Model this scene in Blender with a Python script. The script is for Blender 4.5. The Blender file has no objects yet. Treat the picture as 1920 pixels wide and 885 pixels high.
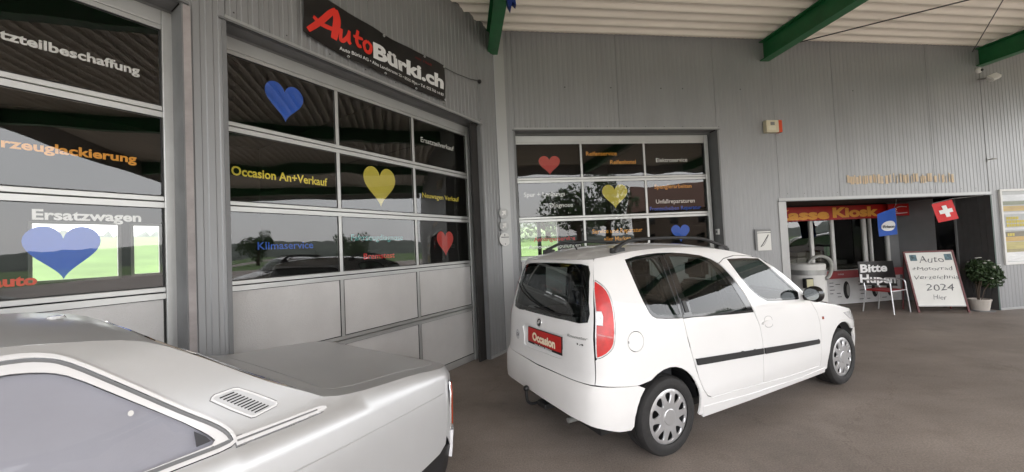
import bpy, bmesh, math, random
from mathutils import Vector, Matrix
from mathutils.geometry import delaunay_2d_cdt
R = math.radians
rnd = random.Random(7)
sc = bpy.context.scene
COL = sc.collection

# ------------------------------------------------------------------ camera, world, sun, exposure
F_PX, PITCH, ROLL, CAM_H = 700.0, .0297, .0463, 1.648
cam_d = bpy.data.cameras.new("camera")
cam = bpy.data.objects.new("camera", cam_d)
COL.objects.link(cam)
cam_d.sensor_width = 36.0
cam_d.lens = F_PX / 1920 * 36
cam_d.clip_start = .05
cam_d.clip_end = 3000
_c, _s, _cp, _sp = math.cos(ROLL), math.sin(ROLL), math.cos(PITCH), math.sin(PITCH)
_fw = Vector((0, _cp, _sp)); _u0 = Vector((0, -_sp, _cp)); _r0 = Vector((1, 0, 0))
_rt = _c * _r0 - _s * _u0; _up = _s * _r0 + _c * _u0
M = Matrix.Identity(4)
for i in range(3):
    M[i][0] = _rt[i]; M[i][1] = _up[i]; M[i][2] = -_fw[i]
M[2][3] = CAM_H
cam.matrix_world = M
sc.camera = cam

SUN_EL, SUN_AZ = 48, 150          # degrees; azimuth clockwise from +Y: behind and to the right of the camera
world = bpy.data.worlds.new("World")
sc.world = world
world.use_nodes = True
wn = world.node_tree.nodes; wl = world.node_tree.links
wn.clear()
w_out = wn.new('ShaderNodeOutputWorld'); w_bg = wn.new('ShaderNodeBackground')
sky = wn.new('ShaderNodeTexSky'); sky.sky_type = 'NISHITA'; sky.sun_disc = False
sky.sun_elevation = R(SUN_EL); sky.sun_rotation = R(SUN_AZ); sky.dust_density = 3.0; sky.air_density = 1.2
# thin high overcast over the blue: soft cloud layer mixed into the sky
tc = wn.new('ShaderNodeTexCoord'); nz = wn.new('ShaderNodeTexNoise'); nz.inputs['Scale'].default_value = 2.2
nz.inputs['Detail'].default_value = 6; rampn = wn.new('ShaderNodeValToRGB')
rampn.color_ramp.elements[0].position = .3; rampn.color_ramp.elements[0].color = (.72, .72, .72, 1)
rampn.color_ramp.elements[1].position = .75; rampn.color_ramp.elements[1].color = (.96, .96, .96, 1)
mix = wn.new('ShaderNodeMix'); mix.data_type = 'RGBA'
cl = wn.new('ShaderNodeMix'); cl.data_type = 'RGBA'
cl.inputs[6].default_value = (9.0, 9.1, 9.4, 1); cl.inputs[7].default_value = (12.5, 12.5, 12.6, 1)
wl.new(tc.outputs['Generated'], nz.inputs['Vector']); wl.new(nz.outputs['Fac'], rampn.inputs[0])
wl.new(nz.outputs['Fac'], cl.inputs[0])
wl.new(rampn.outputs[0], mix.inputs[0]); wl.new(sky.outputs[0], mix.inputs[6]); wl.new(cl.outputs[2], mix.inputs[7])
wl.new(mix.outputs[2], w_bg.inputs[0]); w_bg.inputs[1].default_value = .12
wl.new(w_bg.outputs[0], w_out.inputs[0])

sun_d = bpy.data.lights.new("sun", 'SUN'); sun_d.energy = 1.0; sun_d.angle = R(14); sun_d.color = (1, .96, .9)
sun = bpy.data.objects.new("sun", sun_d); COL.objects.link(sun)
_d = Vector((math.sin(R(SUN_AZ)) * math.cos(R(SUN_EL)), math.cos(R(SUN_AZ)) * math.cos(R(SUN_EL)), math.sin(R(SUN_EL))))
sun.rotation_euler = (-_d).to_track_quat('-Z', 'Y').to_euler()
sun.location = _d * 60
sc.view_settings.view_transform = 'Standard'
sc.view_settings.look = 'None'
sc.view_settings.exposure = 2.05
sc.view_settings.gamma = 1
sc.view_settings.use_curve_mapping = False
sc.cycles.max_bounces = 10
sc.cycles.diffuse_bounces = 5
sc.cycles.glossy_bounces = 5
sc.cycles.transmission_bounces = 8
sc.cycles.transparent_max_bounces = 16
sc.cycles.use_denoising = True

# ------------------------------------------------------------------ materials
MATS = {}
def mat(name, color, rough=.6, metal=0, coat=0, noise=0, nscale=8, bump=0, bscale=60, emis=None, spec=.5, stretch=None, color2=None, rvar=0):
    if name in MATS: return MATS[name]
    m = bpy.data.materials.new(name); m.use_nodes = True
    nt = m.node_tree; b = nt.nodes['Principled BSDF']
    b.inputs['Base Color'].default_value = (*color, 1); b.inputs['Roughness'].default_value = rough
    b.inputs['Metallic'].default_value = metal; b.inputs['Coat Weight'].default_value = coat
    b.inputs['Coat Roughness'].default_value = .04; b.inputs['Specular IOR Level'].default_value = spec
    t = nt.nodes.new('ShaderNodeTexCoord'); vec = t.outputs['Object']
    if stretch:
        mp = nt.nodes.new('ShaderNodeMapping'); mp.inputs['Scale'].default_value = stretch
        nt.links.new(vec, mp.inputs[0]); vec = mp.outputs[0]
    if noise or color2:
        n = nt.nodes.new('ShaderNodeTexNoise'); n.inputs['Scale'].default_value = nscale; n.inputs['Detail'].default_value = 7
        n.inputs['Roughness'].default_value = .6
        nt.links.new(vec, n.inputs['Vector'])
        rp = nt.nodes.new('ShaderNodeValToRGB')
        rp.color_ramp.elements[0].position = .3; rp.color_ramp.elements[1].position = .7
        c2 = color2 or tuple(min(1, c * (1 + noise)) for c in color)
        c1 = tuple(c * (1 - noise) for c in color) if not color2 else color
        rp.color_ramp.elements[0].color = (*c1, 1); rp.color_ramp.elements[1].color = (*c2, 1)
        nt.links.new(n.outputs['Fac'], rp.inputs[0]); nt.links.new(rp.outputs[0], b.inputs['Base Color'])
        if rvar:
            mr = nt.nodes.new('ShaderNodeMapRange'); mr.inputs[3].default_value = rough - rvar; mr.inputs[4].default_value = rough + rvar
            nt.links.new(n.outputs['Fac'], mr.inputs[0]); nt.links.new(mr.outputs[0], b.inputs['Roughness'])
    if bump:
        n2 = nt.nodes.new('ShaderNodeTexNoise'); n2.inputs['Scale'].default_value = bscale; n2.inputs['Detail'].default_value = 4
        nt.links.new(vec, n2.inputs['Vector'])
        bp = nt.nodes.new('ShaderNodeBump'); bp.inputs['Strength'].default_value = bump; bp.inputs['Distance'].default_value = .01
        nt.links.new(n2.outputs['Fac'], bp.inputs['Height']); nt.links.new(bp.outputs[0], b.inputs['Normal'])
    if emis:
        b.inputs['Emission Color'].default_value = (*color, 1); b.inputs['Emission Strength'].default_value = emis
    MATS[name] = m
    return m
def glass_mat(name, tint, ior=1.9, wob=0, wscale=1.5, rough=0.0):
    m = bpy.data.materials.new(name); m.use_nodes = True; nt = m.node_tree; nt.nodes.clear()
    o = nt.nodes.new('ShaderNodeOutputMaterial'); mx = nt.nodes.new('ShaderNodeMixShader')
    tr = nt.nodes.new('ShaderNodeBsdfTransparent'); tr.inputs[0].default_value = (*tint, 1)
    gl = nt.nodes.new('ShaderNodeBsdfGlossy'); gl.inputs['Roughness'].default_value = rough
    fr = nt.nodes.new('ShaderNodeFresnel'); fr.inputs['IOR'].default_value = ior
    ge = nt.nodes.new('ShaderNodeNewGeometry'); mu = nt.nodes.new('ShaderNodeMath'); mu.operation = 'MULTIPLY'; iv = nt.nodes.new('ShaderNodeMath'); iv.operation = 'SUBTRACT'; iv.inputs[0].default_value = 1
    nt.links.new(ge.outputs['Backfacing'], iv.inputs[1]); nt.links.new(fr.outputs[0], mu.inputs[0]); nt.links.new(iv.outputs[0], mu.inputs[1])
    nt.links.new(mu.outputs[0], mx.inputs[0]); nt.links.new(tr.outputs[0], mx.inputs[1]); nt.links.new(gl.outputs[0], mx.inputs[2])
    nt.links.new(mx.outputs[0], o.inputs[0])
    if wob:
        t = nt.nodes.new('ShaderNodeTexCoord'); n = nt.nodes.new('ShaderNodeTexNoise'); n.inputs['Scale'].default_value = wscale
        n.inputs['Detail'].default_value = 1.0
        nt.links.new(t.outputs['Object'], n.inputs['Vector'])
        bp = nt.nodes.new('ShaderNodeBump'); bp.inputs['Strength'].default_value = 1; bp.inputs['Distance'].default_value = wob
        nt.links.new(n.outputs['Fac'], bp.inputs['Height']); nt.links.new(bp.outputs[0], gl.inputs['Normal']); nt.links.new(bp.outputs[0], fr.inputs['Normal'])
    MATS[name] = m
    return m
def srgb(r, g, b):
    f = lambda c: ((c / 255 + .055) / 1.055) ** 2.4 if c > 10 else c / 255 / 12.92
    return (f(r), f(g), f(b))

m_clad = mat('cladding grey metal', (.272, .274, .28), rough=.42, metal=.25, noise=.07, nscale=1.2, stretch=(2, 2, .5), bump=.05, bscale=20)
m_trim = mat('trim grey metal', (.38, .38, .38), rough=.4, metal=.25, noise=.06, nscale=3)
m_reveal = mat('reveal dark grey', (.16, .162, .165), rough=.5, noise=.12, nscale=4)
m_alu = mat('door aluminium', (.52, .52, .51), rough=.36, metal=.55, noise=.05, nscale=5)
m_gasket = mat('gasket', (.02, .02, .02), rough=.7)
m_panel = mat('door infill panel', (.56, .545, .535), rough=.5, metal=.1, noise=.10, nscale=1.3, bump=.3, bscale=130)
m_glass = glass_mat('door glass', (.93, .93, .92), ior=1.8, wob=.005, wscale=1.3)
m_shopglass = glass_mat('shop glass', (.7, .7, .68), ior=1.9, wob=.004)
m_carglass = glass_mat('car glass', (.38, .42, .41), ior=1.6)
m_silverglass = glass_mat('side window glass', (.80, .80, .82), ior=1.35)
m_asphalt = mat('asphalt', (.16, .134, .118), rough=.6, bump=.4, bscale=210)
def _layer(m):
    nt = m.node_tree; b = nt.nodes['Principled BSDF']; t = nt.nodes.new('ShaderNodeTexCoord')
    def noise(sc_, det, lo, hi, c0, c1, vec=None):
        n = nt.nodes.new('ShaderNodeTexNoise'); n.inputs['Scale'].default_value = sc_; n.inputs['Detail'].default_value = det; n.inputs['Roughness'].default_value = .65
        nt.links.new(vec or t.outputs['Object'], n.inputs['Vector']); r = nt.nodes.new('ShaderNodeValToRGB')
        r.color_ramp.elements[0].position = lo; r.color_ramp.elements[1].position = hi
        r.color_ramp.elements[0].color = (*c0, 1); r.color_ramp.elements[1].color = (*c1, 1); nt.links.new(n.outputs['Fac'], r.inputs[0]); return n, r
    n1, base = noise(.55, 8, .28, .72, (.155, .130, .113), (.320, .272, .240))
    n2, fine = noise(85, 3, .36, .64, (.80, .80, .80), (1.22, 1.21, 1.20))
    n3, dirt = noise(1.7, 9, .55, .78, (1, 1, 1), (.72, .71, .70))
    mp = nt.nodes.new('ShaderNodeMapping'); mp.inputs['Scale'].default_value = (.35, 2.2, 1); mp.inputs['Rotation'].default_value = (0, 0, R(33)); nt.links.new(t.outputs['Object'], mp.inputs[0])
    n4, track = noise(.9, 5, .40, .66, (1.04, 1.04, 1.04), (.90, .895, .89), mp.outputs[0])
    cur = base.outputs[0]
    for q in (fine, dirt, track):
        x = nt.nodes.new('ShaderNodeMix'); x.data_type = 'RGBA'; x.blend_type = 'MULTIPLY'; x.inputs[0].default_value = 1
        nt.links.new(cur, x.inputs[6]); nt.links.new(q.outputs[0], x.inputs[7]); cur = x.outputs[2]
    v = nt.nodes.new('ShaderNodeTexVoronoi'); v.feature = 'DISTANCE_TO_EDGE'; v.inputs['Scale'].default_value = .38
    nd = nt.nodes.new('ShaderNodeVectorMath'); nd.operation = 'ADD'; nt.links.new(t.outputs['Object'], nd.inputs[0]); nt.links.new(n3.outputs['Color'], nd.inputs[1]); nt.links.new(nd.outputs[0], v.inputs['Vector'])
    r = nt.nodes.new('ShaderNodeValToRGB'); r.color_ramp.elements[0].position = .0; r.color_ramp.elements[1].position = .004; r.color_ramp.elements[0].color = (.62, .6, .58, 1); nt.links.new(v.outputs['Distance'], r.inputs[0])
    x = nt.nodes.new('ShaderNodeMix'); x.data_type = 'RGBA'; x.blend_type = 'MULTIPLY'; x.inputs[0].default_value = .7
    nt.links.new(cur, x.inputs[6]); nt.links.new(r.outputs[0], x.inputs[7]); cur = x.outputs[2]
    nt.links.new(cur, b.inputs['Base Color'])
    mr = nt.nodes.new('ShaderNodeMapRange'); mr.inputs[3].default_value = .48; mr.inputs[4].default_value = .72; nt.links.new(n1.outputs['Fac'], mr.inputs[0]); nt.links.new(mr.outputs[0], b.inputs['Roughness'])
_layer(m_asphalt)
m_concrete = mat('old concrete', (.10, .085, .075), rough=.7, noise=.25, nscale=3, bump=.3, bscale=80)
m_roof = mat('roof sheet underside', (.85, .80, .70), rough=.55, noise=.09, nscale=1.6, stretch=(.5, 3, 1))
m_green = mat('green beam paint', (.012, .13, .04), rough=.42, noise=.18, nscale=5)
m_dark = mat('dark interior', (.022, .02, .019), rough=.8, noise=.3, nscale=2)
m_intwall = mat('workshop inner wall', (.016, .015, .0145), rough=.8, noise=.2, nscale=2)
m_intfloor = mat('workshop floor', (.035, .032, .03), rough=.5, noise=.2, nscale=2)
m_black = mat('black plastic', (.012, .012, .013), rough=.45, bump=.05)
m_gloss = mat('gloss black', (.006, .006, .007), rough=.08, coat=.5)
m_rubber = mat('tyre rubber', (.016, .015, .015), rough=.72, noise=.3, nscale=30, bump=.15, bscale=120)
m_white = mat('white car paint', (.72, .71, .705), rough=.45, coat=1.0, noise=.015, nscale=2)
m_bumper = mat('painted bumper', (.71, .695, .685), rough=.42, coat=.4, noise=.03, nscale=4)
m_hub = mat('hubcap silver', (.56, .56, .57), rough=.28, metal=.7, noise=.04)
m_silver = mat('silver metallic paint', (.57, .575, .585), rough=.40, metal=.55, coat=.3, noise=.03, nscale=3)
m_silver.node_tree.nodes['Principled BSDF'].inputs['Coat Roughness'].default_value = .16
m_backing = mat('grey window backing', (.44, .44, .475), rough=.8, noise=.12, nscale=1.1)
m_brightwork = mat('bright trim', (.86, .86, .88), rough=.22, metal=.3)
m_chrome = mat('chrome', (.82, .82, .83), rough=.09, metal=1)
m_redlens = mat('red lens', (.50, .008, .008), rough=.3, coat=.25, noise=.25, nscale=14)
m_clear = mat('clear lens', (.62, .62, .63), rough=.15, coat=1, noise=.25, nscale=30)
m_amber = mat('amber lens', (.30, .035, .008), rough=.2, coat=.4)
m_seat = mat('seat cloth', (.03, .03, .033), rough=.9, noise=.2, nscale=20)
m_lining = mat('pillar lining', (.13, .13, .13), rough=.8)
m_wtxt = mat('white vinyl', (.74, .74, .74), rough=.5)
m_ytxt = mat('yellow vinyl', srgb(232, 214, 70), rough=.5)
m_otxt = mat('orange vinyl', srgb(232, 160, 50), rough=.5)
m_btxt = mat('blue vinyl', srgb(20, 84, 190), rough=.5)
m_rtxt = mat('red vinyl', srgb(215, 18, 26), rough=.5)
m_ttxt = mat('teal vinyl', srgb(60, 150, 150), rough=.5)
m_hblue = mat('blue heart foil', srgb(10, 90, 200), rough=.4)
m_hyel = mat('yellow heart foil', srgb(205, 190, 70), rough=.4)
m_hred = mat('red heart foil', srgb(196, 60, 52), rough=.4)
m_banner = mat('black banner vinyl', (.012, .010, .010), rough=.38, noise=.3, nscale=4)
m_redpaint = mat('brush red', srgb(225, 50, 35), rough=.5)
m_redsign = mat('red sign', srgb(176, 22, 18), rough=.4, noise=.1)
m_orange = mat('orange letters', srgb(240, 170, 70), rough=.5)
m_whitepl = mat('white plastic', (.66, .65, .63), rough=.45, noise=.05)
m_beige = mat('beige plastic', (.56, .50, .36), rough=.5)
m_paper = mat('white board', (.70, .69, .66), rough=.55, noise=.03, nscale=3)
m_ink = mat('marker ink', (.04, .04, .045), rough=.6)
m_mar = mat('maroon frame', (.11, .012, .014), rough=.4)
m_flagred = mat('flag red', srgb(205, 30, 35), rough=.7)
m_flagblue = mat('flag blue', srgb(20, 80, 175), rough=.6)
m_tube = mat('grey tube', (.32, .32, .31), rough=.4, metal=.5)
m_leaf = mat('leaf green', (.035, .065, .022), rough=.55, noise=.45, nscale=6)
m_leaf2 = mat('hedge leaf', (.05, .085, .03), rough=.6, noise=.4, nscale=1)
m_flower = mat('white flowers', (.75, .75, .70), rough=.6)
m_pot = mat('pale grey beige pot', (.44, .40, .36), rough=.7, noise=.08)
m_bark = mat('bark', (.07, .05, .035), rough=.9, noise=.3, bump=.5)
m_grass = mat('grass', (.085, .145, .04), rough=.9, noise=.22, nscale=.25, bump=.3, bscale=8)
m_hill = mat('hill woods', (.07, .085, .07), rough=.95, noise=.4, nscale=.05)
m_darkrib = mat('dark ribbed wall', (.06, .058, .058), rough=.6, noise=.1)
m_grey = mat('plain grey render', (.22, .22, .225), rough=.7, noise=.08, nscale=3)
m_rust = mat('rusty sill', (.16, .10, .085), rough=.7, color2=(.55, .5, .48), nscale=9)

# ------------------------------------------------------------------ object helpers
def link(o): COL.objects.link(o); return o
def obj(name, verts, faces, m, parent=None, smooth=False, normals=None, mats=None, fmat=None):
    me = bpy.data.meshes.new(name); me.from_pydata([tuple(v) for v in verts], [], faces)
    if mats:
        for q in mats: me.materials.append(q)
        if fmat: me.polygons.foreach_set('material_index', fmat)
    elif m: me.materials.append(m)
    if smooth: me.polygons.foreach_set('use_smooth', [True] * len(me.polygons))
    if normals:
        me.polygons.foreach_set('use_smooth', [True] * len(me.polygons))
        me.normals_split_custom_set_from_vertices(normals)
    me.update()
    o = bpy.data.objects.new(name, me); link(o)
    if parent: o.parent = parent
    return o
def thing(name, label, cat, mw=None, group=None):
    o = bpy.data.objects.new(name, None); link(o); o.empty_display_size = .2
    if mw is not None: o.matrix_world = mw
    o['label'] = label; o['category'] = cat
    if group: o['group'] = group
    return o
def tag(o, label, cat, group=None):
    o['label'] = label; o['category'] = cat
    if group: o['group'] = group
    return o
def struct(o): o['kind'] = 'structure'; return o
class G:
    """collects shapes for one mesh"""
    def __init__(s): s.v = []; s.f = []
    def add(s, vs, fs):
        k = len(s.v); s.v += [tuple(v) for v in vs]; s.f += [tuple(i + k for i in f) for f in fs]; return s
    def box(s, x0, x1, y0, y1, z0, z1, ch=0):
        if ch <= 0:
            v = [(x, y, z) for x in (x0, x1) for y in (y0, y1) for z in (z0, z1)]
            return s.add(v, [(0, 1, 3, 2), (4, 6, 7, 5), (0, 4, 5, 1), (2, 3, 7, 6), (0, 2, 6, 4), (1, 5, 7, 3)])
        b = bmesh.new(); bmesh.ops.create_cube(b, size=1)
        for q in b.verts: q.co = Vector(((x0 + x1) / 2 + q.co.x * (x1 - x0), (y0 + y1) / 2 + q.co.y * (y1 - y0), (z0 + z1) / 2 + q.co.z * (z1 - z0)))
        bmesh.ops.bevel(b, geom=list(b.edges), offset=ch, segments=2, affect='EDGES', profile=.5)
        return s.bm(b)
    def bm(s, b):
        b.verts.ensure_lookup_table(); b.verts.index_update()
        s.add([q.co[:] for q in b.verts], [tuple(q.index for q in f.verts) for f in b.faces]); b.free(); return s
    def tube(s, pts, r, n=8, closed=False, cap=True):
        pts = [Vector(p) for p in pts]; rings = []; N = len(pts)
        rs = r if isinstance(r, (list, tuple)) else [r] * N
        prev = None
        for i, p in enumerate(pts):
            if closed: t = (pts[(i + 1) % N] - pts[i - 1])
            else: t = pts[min(i + 1, N - 1)] - pts[max(i - 1, 0)]
            t.normalize()
            if prev is None:
                a = Vector((0, 0, 1)) if abs(t.z) < .9 else Vector((1, 0, 0)); prev = t.cross(a).normalized()
            prev = (prev - t * prev.dot(t)).normalized(); q = t.cross(prev)
            rings.append([p + (prev * math.cos(2 * math.pi * k / n) + q * math.sin(2 * math.pi * k / n)) * rs[i] for k in range(n)])
        vs = [v for r_ in rings for v in r_]; fs = []
        for i in range(N if closed else N - 1):
            j = (i + 1) % N
            for k in range(n): fs.append((i * n + k, j * n + k, j * n + (k + 1) % n, i * n + (k + 1) % n))
        if cap and not closed: fs += [tuple(range(n))[::-1], tuple((N - 1) * n + k for k in range(n))]
        return s.add(vs, fs)
    def lathe(s, prof, n=48, axis='Y', c=(0, 0, 0)):
        vs = []; fs = []
        for i, (r, h) in enumerate(prof):
            for k in range(n):
                a = 2 * math.pi * k / n; x, z = r * math.cos(a), r * math.sin(a)
                vs.append((c[0] + x, c[1] + h, c[2] + z) if axis == 'Y' else (c[0] + x, c[1] + z, c[2] + h))
        for i in range(len(prof) - 1):
            for k in range(n): fs.append((i * n + k, i * n + (k + 1) % n, (i + 1) * n + (k + 1) % n, (i + 1) * n + k))
        return s.add(vs, fs)
    def prism(s, poly, y0, y1):
        n = len(poly); vs = [(x, y0, z) for x, z in poly] + [(x, y1, z) for x, z in poly]
        return s.add(vs, [tuple(range(n))[::-1], tuple(range(n, 2 * n))] + [(i, (i + 1) % n, n + (i + 1) % n, n + i) for i in range(n)])
    def sheet(s, poly, y=0.0):
        return s.add([(x, y, z) for x, z in poly], [tuple(range(len(poly)))])
    def out(s, name, m, parent=None, smooth=False): return obj(name, s.v, s.f, m, parent, smooth)
def autosmooth(o, ang=35):
    me = o.data; b = bmesh.new(); b.from_mesh(me)
    for f in b.faces: f.smooth = True
    for e in b.edges:
        if len(e.link_faces) == 2 and e.calc_face_angle(0) > R(ang): e.smooth = False
    b.to_mesh(me); b.free(); return o
def text_verts(s, bold=.0, shear=0, space=1.0):
    cu = bpy.data.curves.new('t', 'FONT'); cu.body = s; cu.size = 1; cu.offset = bold; cu.shear = shear; cu.space_character = space
    cu.resolution_u = 3; cu.fill_mode = 'FRONT'
    o = bpy.data.objects.new('t', cu); link(o)
    dg = bpy.context.evaluated_depsgraph_get(); ev = o.evaluated_get(dg); me = ev.to_mesh()
    vs = [tuple(v.co) for v in me.vertices]; fs = [tuple(p.vertices) for p in me.polygons]
    ev.to_mesh_clear(); bpy.data.objects.remove(o); bpy.data.curves.remove(cu)
    return vs, fs
def text(s, x0, x1, zb, cap, y, m, parent, name='lettering', bold=.012, tilt=0, shear=0, fn=None, space=1.0):
    """lettering in the local x/z plane, facing -y; width fitted between x0 and x1, capital height cap"""
    vs, fs = text_verts(s, bold, shear, space)
    a = min(v[0] for v in vs); b = max(v[0] for v in vs); k = (x1 - x0) / (b - a)
    P = []
    for v in vs:
        x = (v[0] - a) * k; z = v[1] / .73 * cap
        P.append((x0 + x, y, zb + z + tilt * x))
    if fn: P = [fn(p) for p in P]
    return obj(name, P, fs, m, parent)
def heart(cx, z0, z1, w, y, m, parent, name='heart_sticker'):
    pts = []
    for i in range(48):
        t = 2 * math.pi * i / 48
        x = 16 * math.sin(t) ** 3; z = 13 * math.cos(t) - 5 * math.cos(2 * t) - 2 * math.cos(3 * t) - math.cos(4 * t)
        pts.append((cx + x / 32 * w, z0 + (z + 17) / 29 * (z1 - z0)))
    return G().sheet(pts[::-1], y).out(name, m, parent)

def curve(pts, sub=5):
    P = []; n = len(pts)
    for i in range(n - 1):
        p0, p1, p2, p3 = (Vector(pts[max(i - 1, 0)]), Vector(pts[i]), Vector(pts[i + 1]), Vector(pts[min(i + 2, n - 1)]))
        for k in range(sub):
            t = k / sub; P.append(.5 * ((2 * p1) + (p2 - p0) * t + (2 * p0 - 5 * p1 + 4 * p2 - p3) * t * t + (3 * p1 - p0 - 3 * p2 + p3) * t ** 3))
    return P + [Vector(pts[-1])]

# ------------------------------------------------------------------ the two wall lines (x along the wall, y into it, z up)
AA, DA, AB = R(32.568), 3.4243, R(82.2548)
dirA = Vector((math.sin(AA), math.cos(AA), 0)); nA = Vector((-math.cos(AA), math.sin(AA), 0))
dirB = Vector((math.sin(AB), math.cos(AB), 0)); nB = Vector((-math.cos(AB), math.sin(AB), 0))
CO = nA * DA + dirA * 4.9621
def frame(o, d, n):
    m = Matrix.Identity(4)
    for i in range(3): m[i][0] = d[i]; m[i][1] = n[i]; m[i][3] = o[i]
    return m
FA = frame(nA * DA, dirA, nA); FB = frame(CO, dirB, nB)
FRONT, DOORY = -.08, .14
# the corner of the two wall fronts, in each frame
_oa = nA * (DA + FRONT); _k = (CO + nB * FRONT - _oa).dot(nB) / dirA.dot(nB)
SCA = _k; SCB = (_oa + dirA * _k - CO).dot(dirB)
CEIL = 5.12

# ---- ground, setting
def plane(name, x0, x1, y0, y1, z, m, nx=1, ny=1):
    vs = [(x0 + (x1 - x0) * i / nx, y0 + (y1 - y0) * j / ny, z) for j in range(ny + 1) for i in range(nx + 1)]
    fs = [(j * (nx + 1) + i, j * (nx + 1) + i + 1, (j + 1) * (nx + 1) + i + 1, (j + 1) * (nx + 1) + i) for j in range(ny) for i in range(nx)]
    return struct(obj(name, vs, fs, m))
plane('grass_field', -1200, 1200, -1200, 1200, -.03, m_grass, 8, 8)
fc = G().sheet([(-22, -17), (30, -17), (30, 22), (-22, 22)]); fc = obj('forecourt', [(-30, -17, 0), (58, -17, 0), (58, 26, 0), (-30, 26, 0)], [(0, 1, 2, 3)], m_asphalt); struct(fc)
rd = obj('road', [(-300, -24, -.012), (300, -24, -.012), (300, -17, -.012), (-300, -17, -.012)], [(0, 1, 2, 3)], m_asphalt); struct(rd)
def hill(name, pts, m):
    vs = []; fs = []
    for x, y, h in pts: vs += [(x, y, -1), (x, y, h)]
    for i in range(len(pts) - 1): fs.append((2 * i, 2 * i + 2, 2 * i + 3, 2 * i + 1))
    return struct(obj(name, vs, fs, m))
def hillband(a0, a1, r, h, m, n=300, seed=1):
    q = random.Random(seed); ph = [q.uniform(0, 6) for _ in range(4)]
    vs = []; fs = []
    for i in range(n + 1):
        a = R(a0 + (a1 - a0) * i / n); t = i / n * 6
        hh = h * (.75 + .2 * math.sin(t + ph[0]) + .08 * math.sin(2.7 * t + ph[1]) + .04 * math.sin(9 * t + ph[2]) + .03 * math.sin(31 * t) + .07 * q.uniform(-1, 1))
        d = (math.sin(a), math.cos(a))
        for rr, z in ((r, -.5), (r * 1.15, hh * .6), (r * 1.4, hh), (r * 2, hh * .8)): vs.append((d[0] * rr, d[1] * rr, z))
    for i in range(n):
        for k in range(3): fs.append((i * 4 + k, (i + 1) * 4 + k, (i + 1) * 4 + k + 1, i * 4 + k + 1))
    return struct(obj('hills', vs, fs, m, smooth=True))
hillband(40, 260, 320, 17, m_hill, seed=3)
hillband(-70, 35, 240, 34, m_hill, seed=5)

vs = []; fs = []
for i in range(41):
    a = R(-85 + 125 * i / 40)
    for rr, z in ((15, -.04), (24, .9), (38, 2.9), (60, 5.2), (110, 6.5)): vs.append((rr * math.sin(a) - 1, 8 + rr * math.cos(a), z + .15 * math.sin(i * .7 + rr)))
for i in range(40):
    for k in range(4): fs.append((i * 5 + k, i * 5 + k + 1, (i + 1) * 5 + k + 1, (i + 1) * 5 + k))
struct(obj('meadow_slope', vs, fs, m_grass, smooth=True))
# ------------------------------------------------------------------ cladding
def ribbed(x0, x1, z0, z1, y, pitch=.08, depth=.007, phase=0):
    """trapezoidal sheet between x0..x1, its front at y"""
    xs = []; k = math.floor((x0 - phase) / pitch) - 1
    prof = [(0, 0), (.50, 0), (.58, 1), (.92, 1)]
    while phase + k * pitch < x1 + pitch:
        for a, d in prof: xs.append((phase + (k + a) * pitch, d))
        k += 1
    P = []
    for (xa, da), (xb, db) in zip(xs, xs[1:]):
        if xb <= x0 or xa >= x1: continue
        if xa < x0: t = (x0 - xa) / (xb - xa); P.append((x0, da + (db - da) * t))
        elif not P: P.append((xa, da))
        if xb > x1: t = (x1 - xa) / (xb - xa); P.append((x1, da + (db - da) * t))
        else: P.append((xb, db))
    g = G(); n = len(P)
    vs = [(x, y + d * depth, z) for x, d in P for z in (z0, z1)]
    fs = [(2 * i, 2 * i + 2, 2 * i + 3, 2 * i + 1) for i in range(n - 1)]
    vs += [(P[0][0], y + .04, z0), (P[0][0], y + .04, z1), (P[-1][0], y + .04, z0), (P[-1][0], y + .04, z1)]
    fs += [(2 * n, 0, 1, 2 * n + 1), (2 * n - 2, 2 * n + 2, 2 * n + 3, 2 * n - 1)]
    return g.add(vs, fs)
def clad_wall(wall, x0, x1, z1, openings, first=None, width=1.04, pitch=.08):
    x = x0; i = 0; lap = 0
    cuts = sorted(set([x0, x1] + [c for o in openings for c in o[:2]]))
    k = x0
    edges = []
    while k < x1 - .01: edges.append(k); k += width
    edges = sorted(set(edges + [x1] + [c for c in cuts if x0 < c < x1]))
    edges = [e for j, e in enumerate(edges) if j == 0 or e - edges[j - 1] > .002]
    for a, b in zip(edges, edges[1:]):
        mid = (a + b) / 2; z0 = .02
        for o in openings:
            if o[0] - .001 < mid < o[1] + .001: z0 = o[2]
        yy = FRONT + (.0 if i % 2 else .003)
        ribbed(a + .0015, b - .0015, z0, z1, yy, pitch, .0065 if pitch == .08 else .0034).out('cladding_sheet', m_clad, wall)
        i += 1
wallA = thing('cladding_wall', 'left wing of the grey ribbed metal workshop wall with two big sectional doors', 'wall', FA)
wallB = thing('cladding_wall', 'rear wall of grey ribbed metal behind the white car, with kiosk recess', 'wall', FB)
TOPZ = 5.30
D1 = (-2.27, .975); D2 = (1.247, 4.477); D3 = (.335, 3.90); KI = (5.045, 9.60)
OT = 3.52; KT = 2.245
clad_wall(wallA, -12, SCA - .001, TOPZ, [(*D1, OT), (*D2, OT)])
clad_wall(wallB, SCB + .001, 17.0, TOPZ, [(*D3, OT + .02), (*KI, KT)], pitch=.085)
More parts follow.
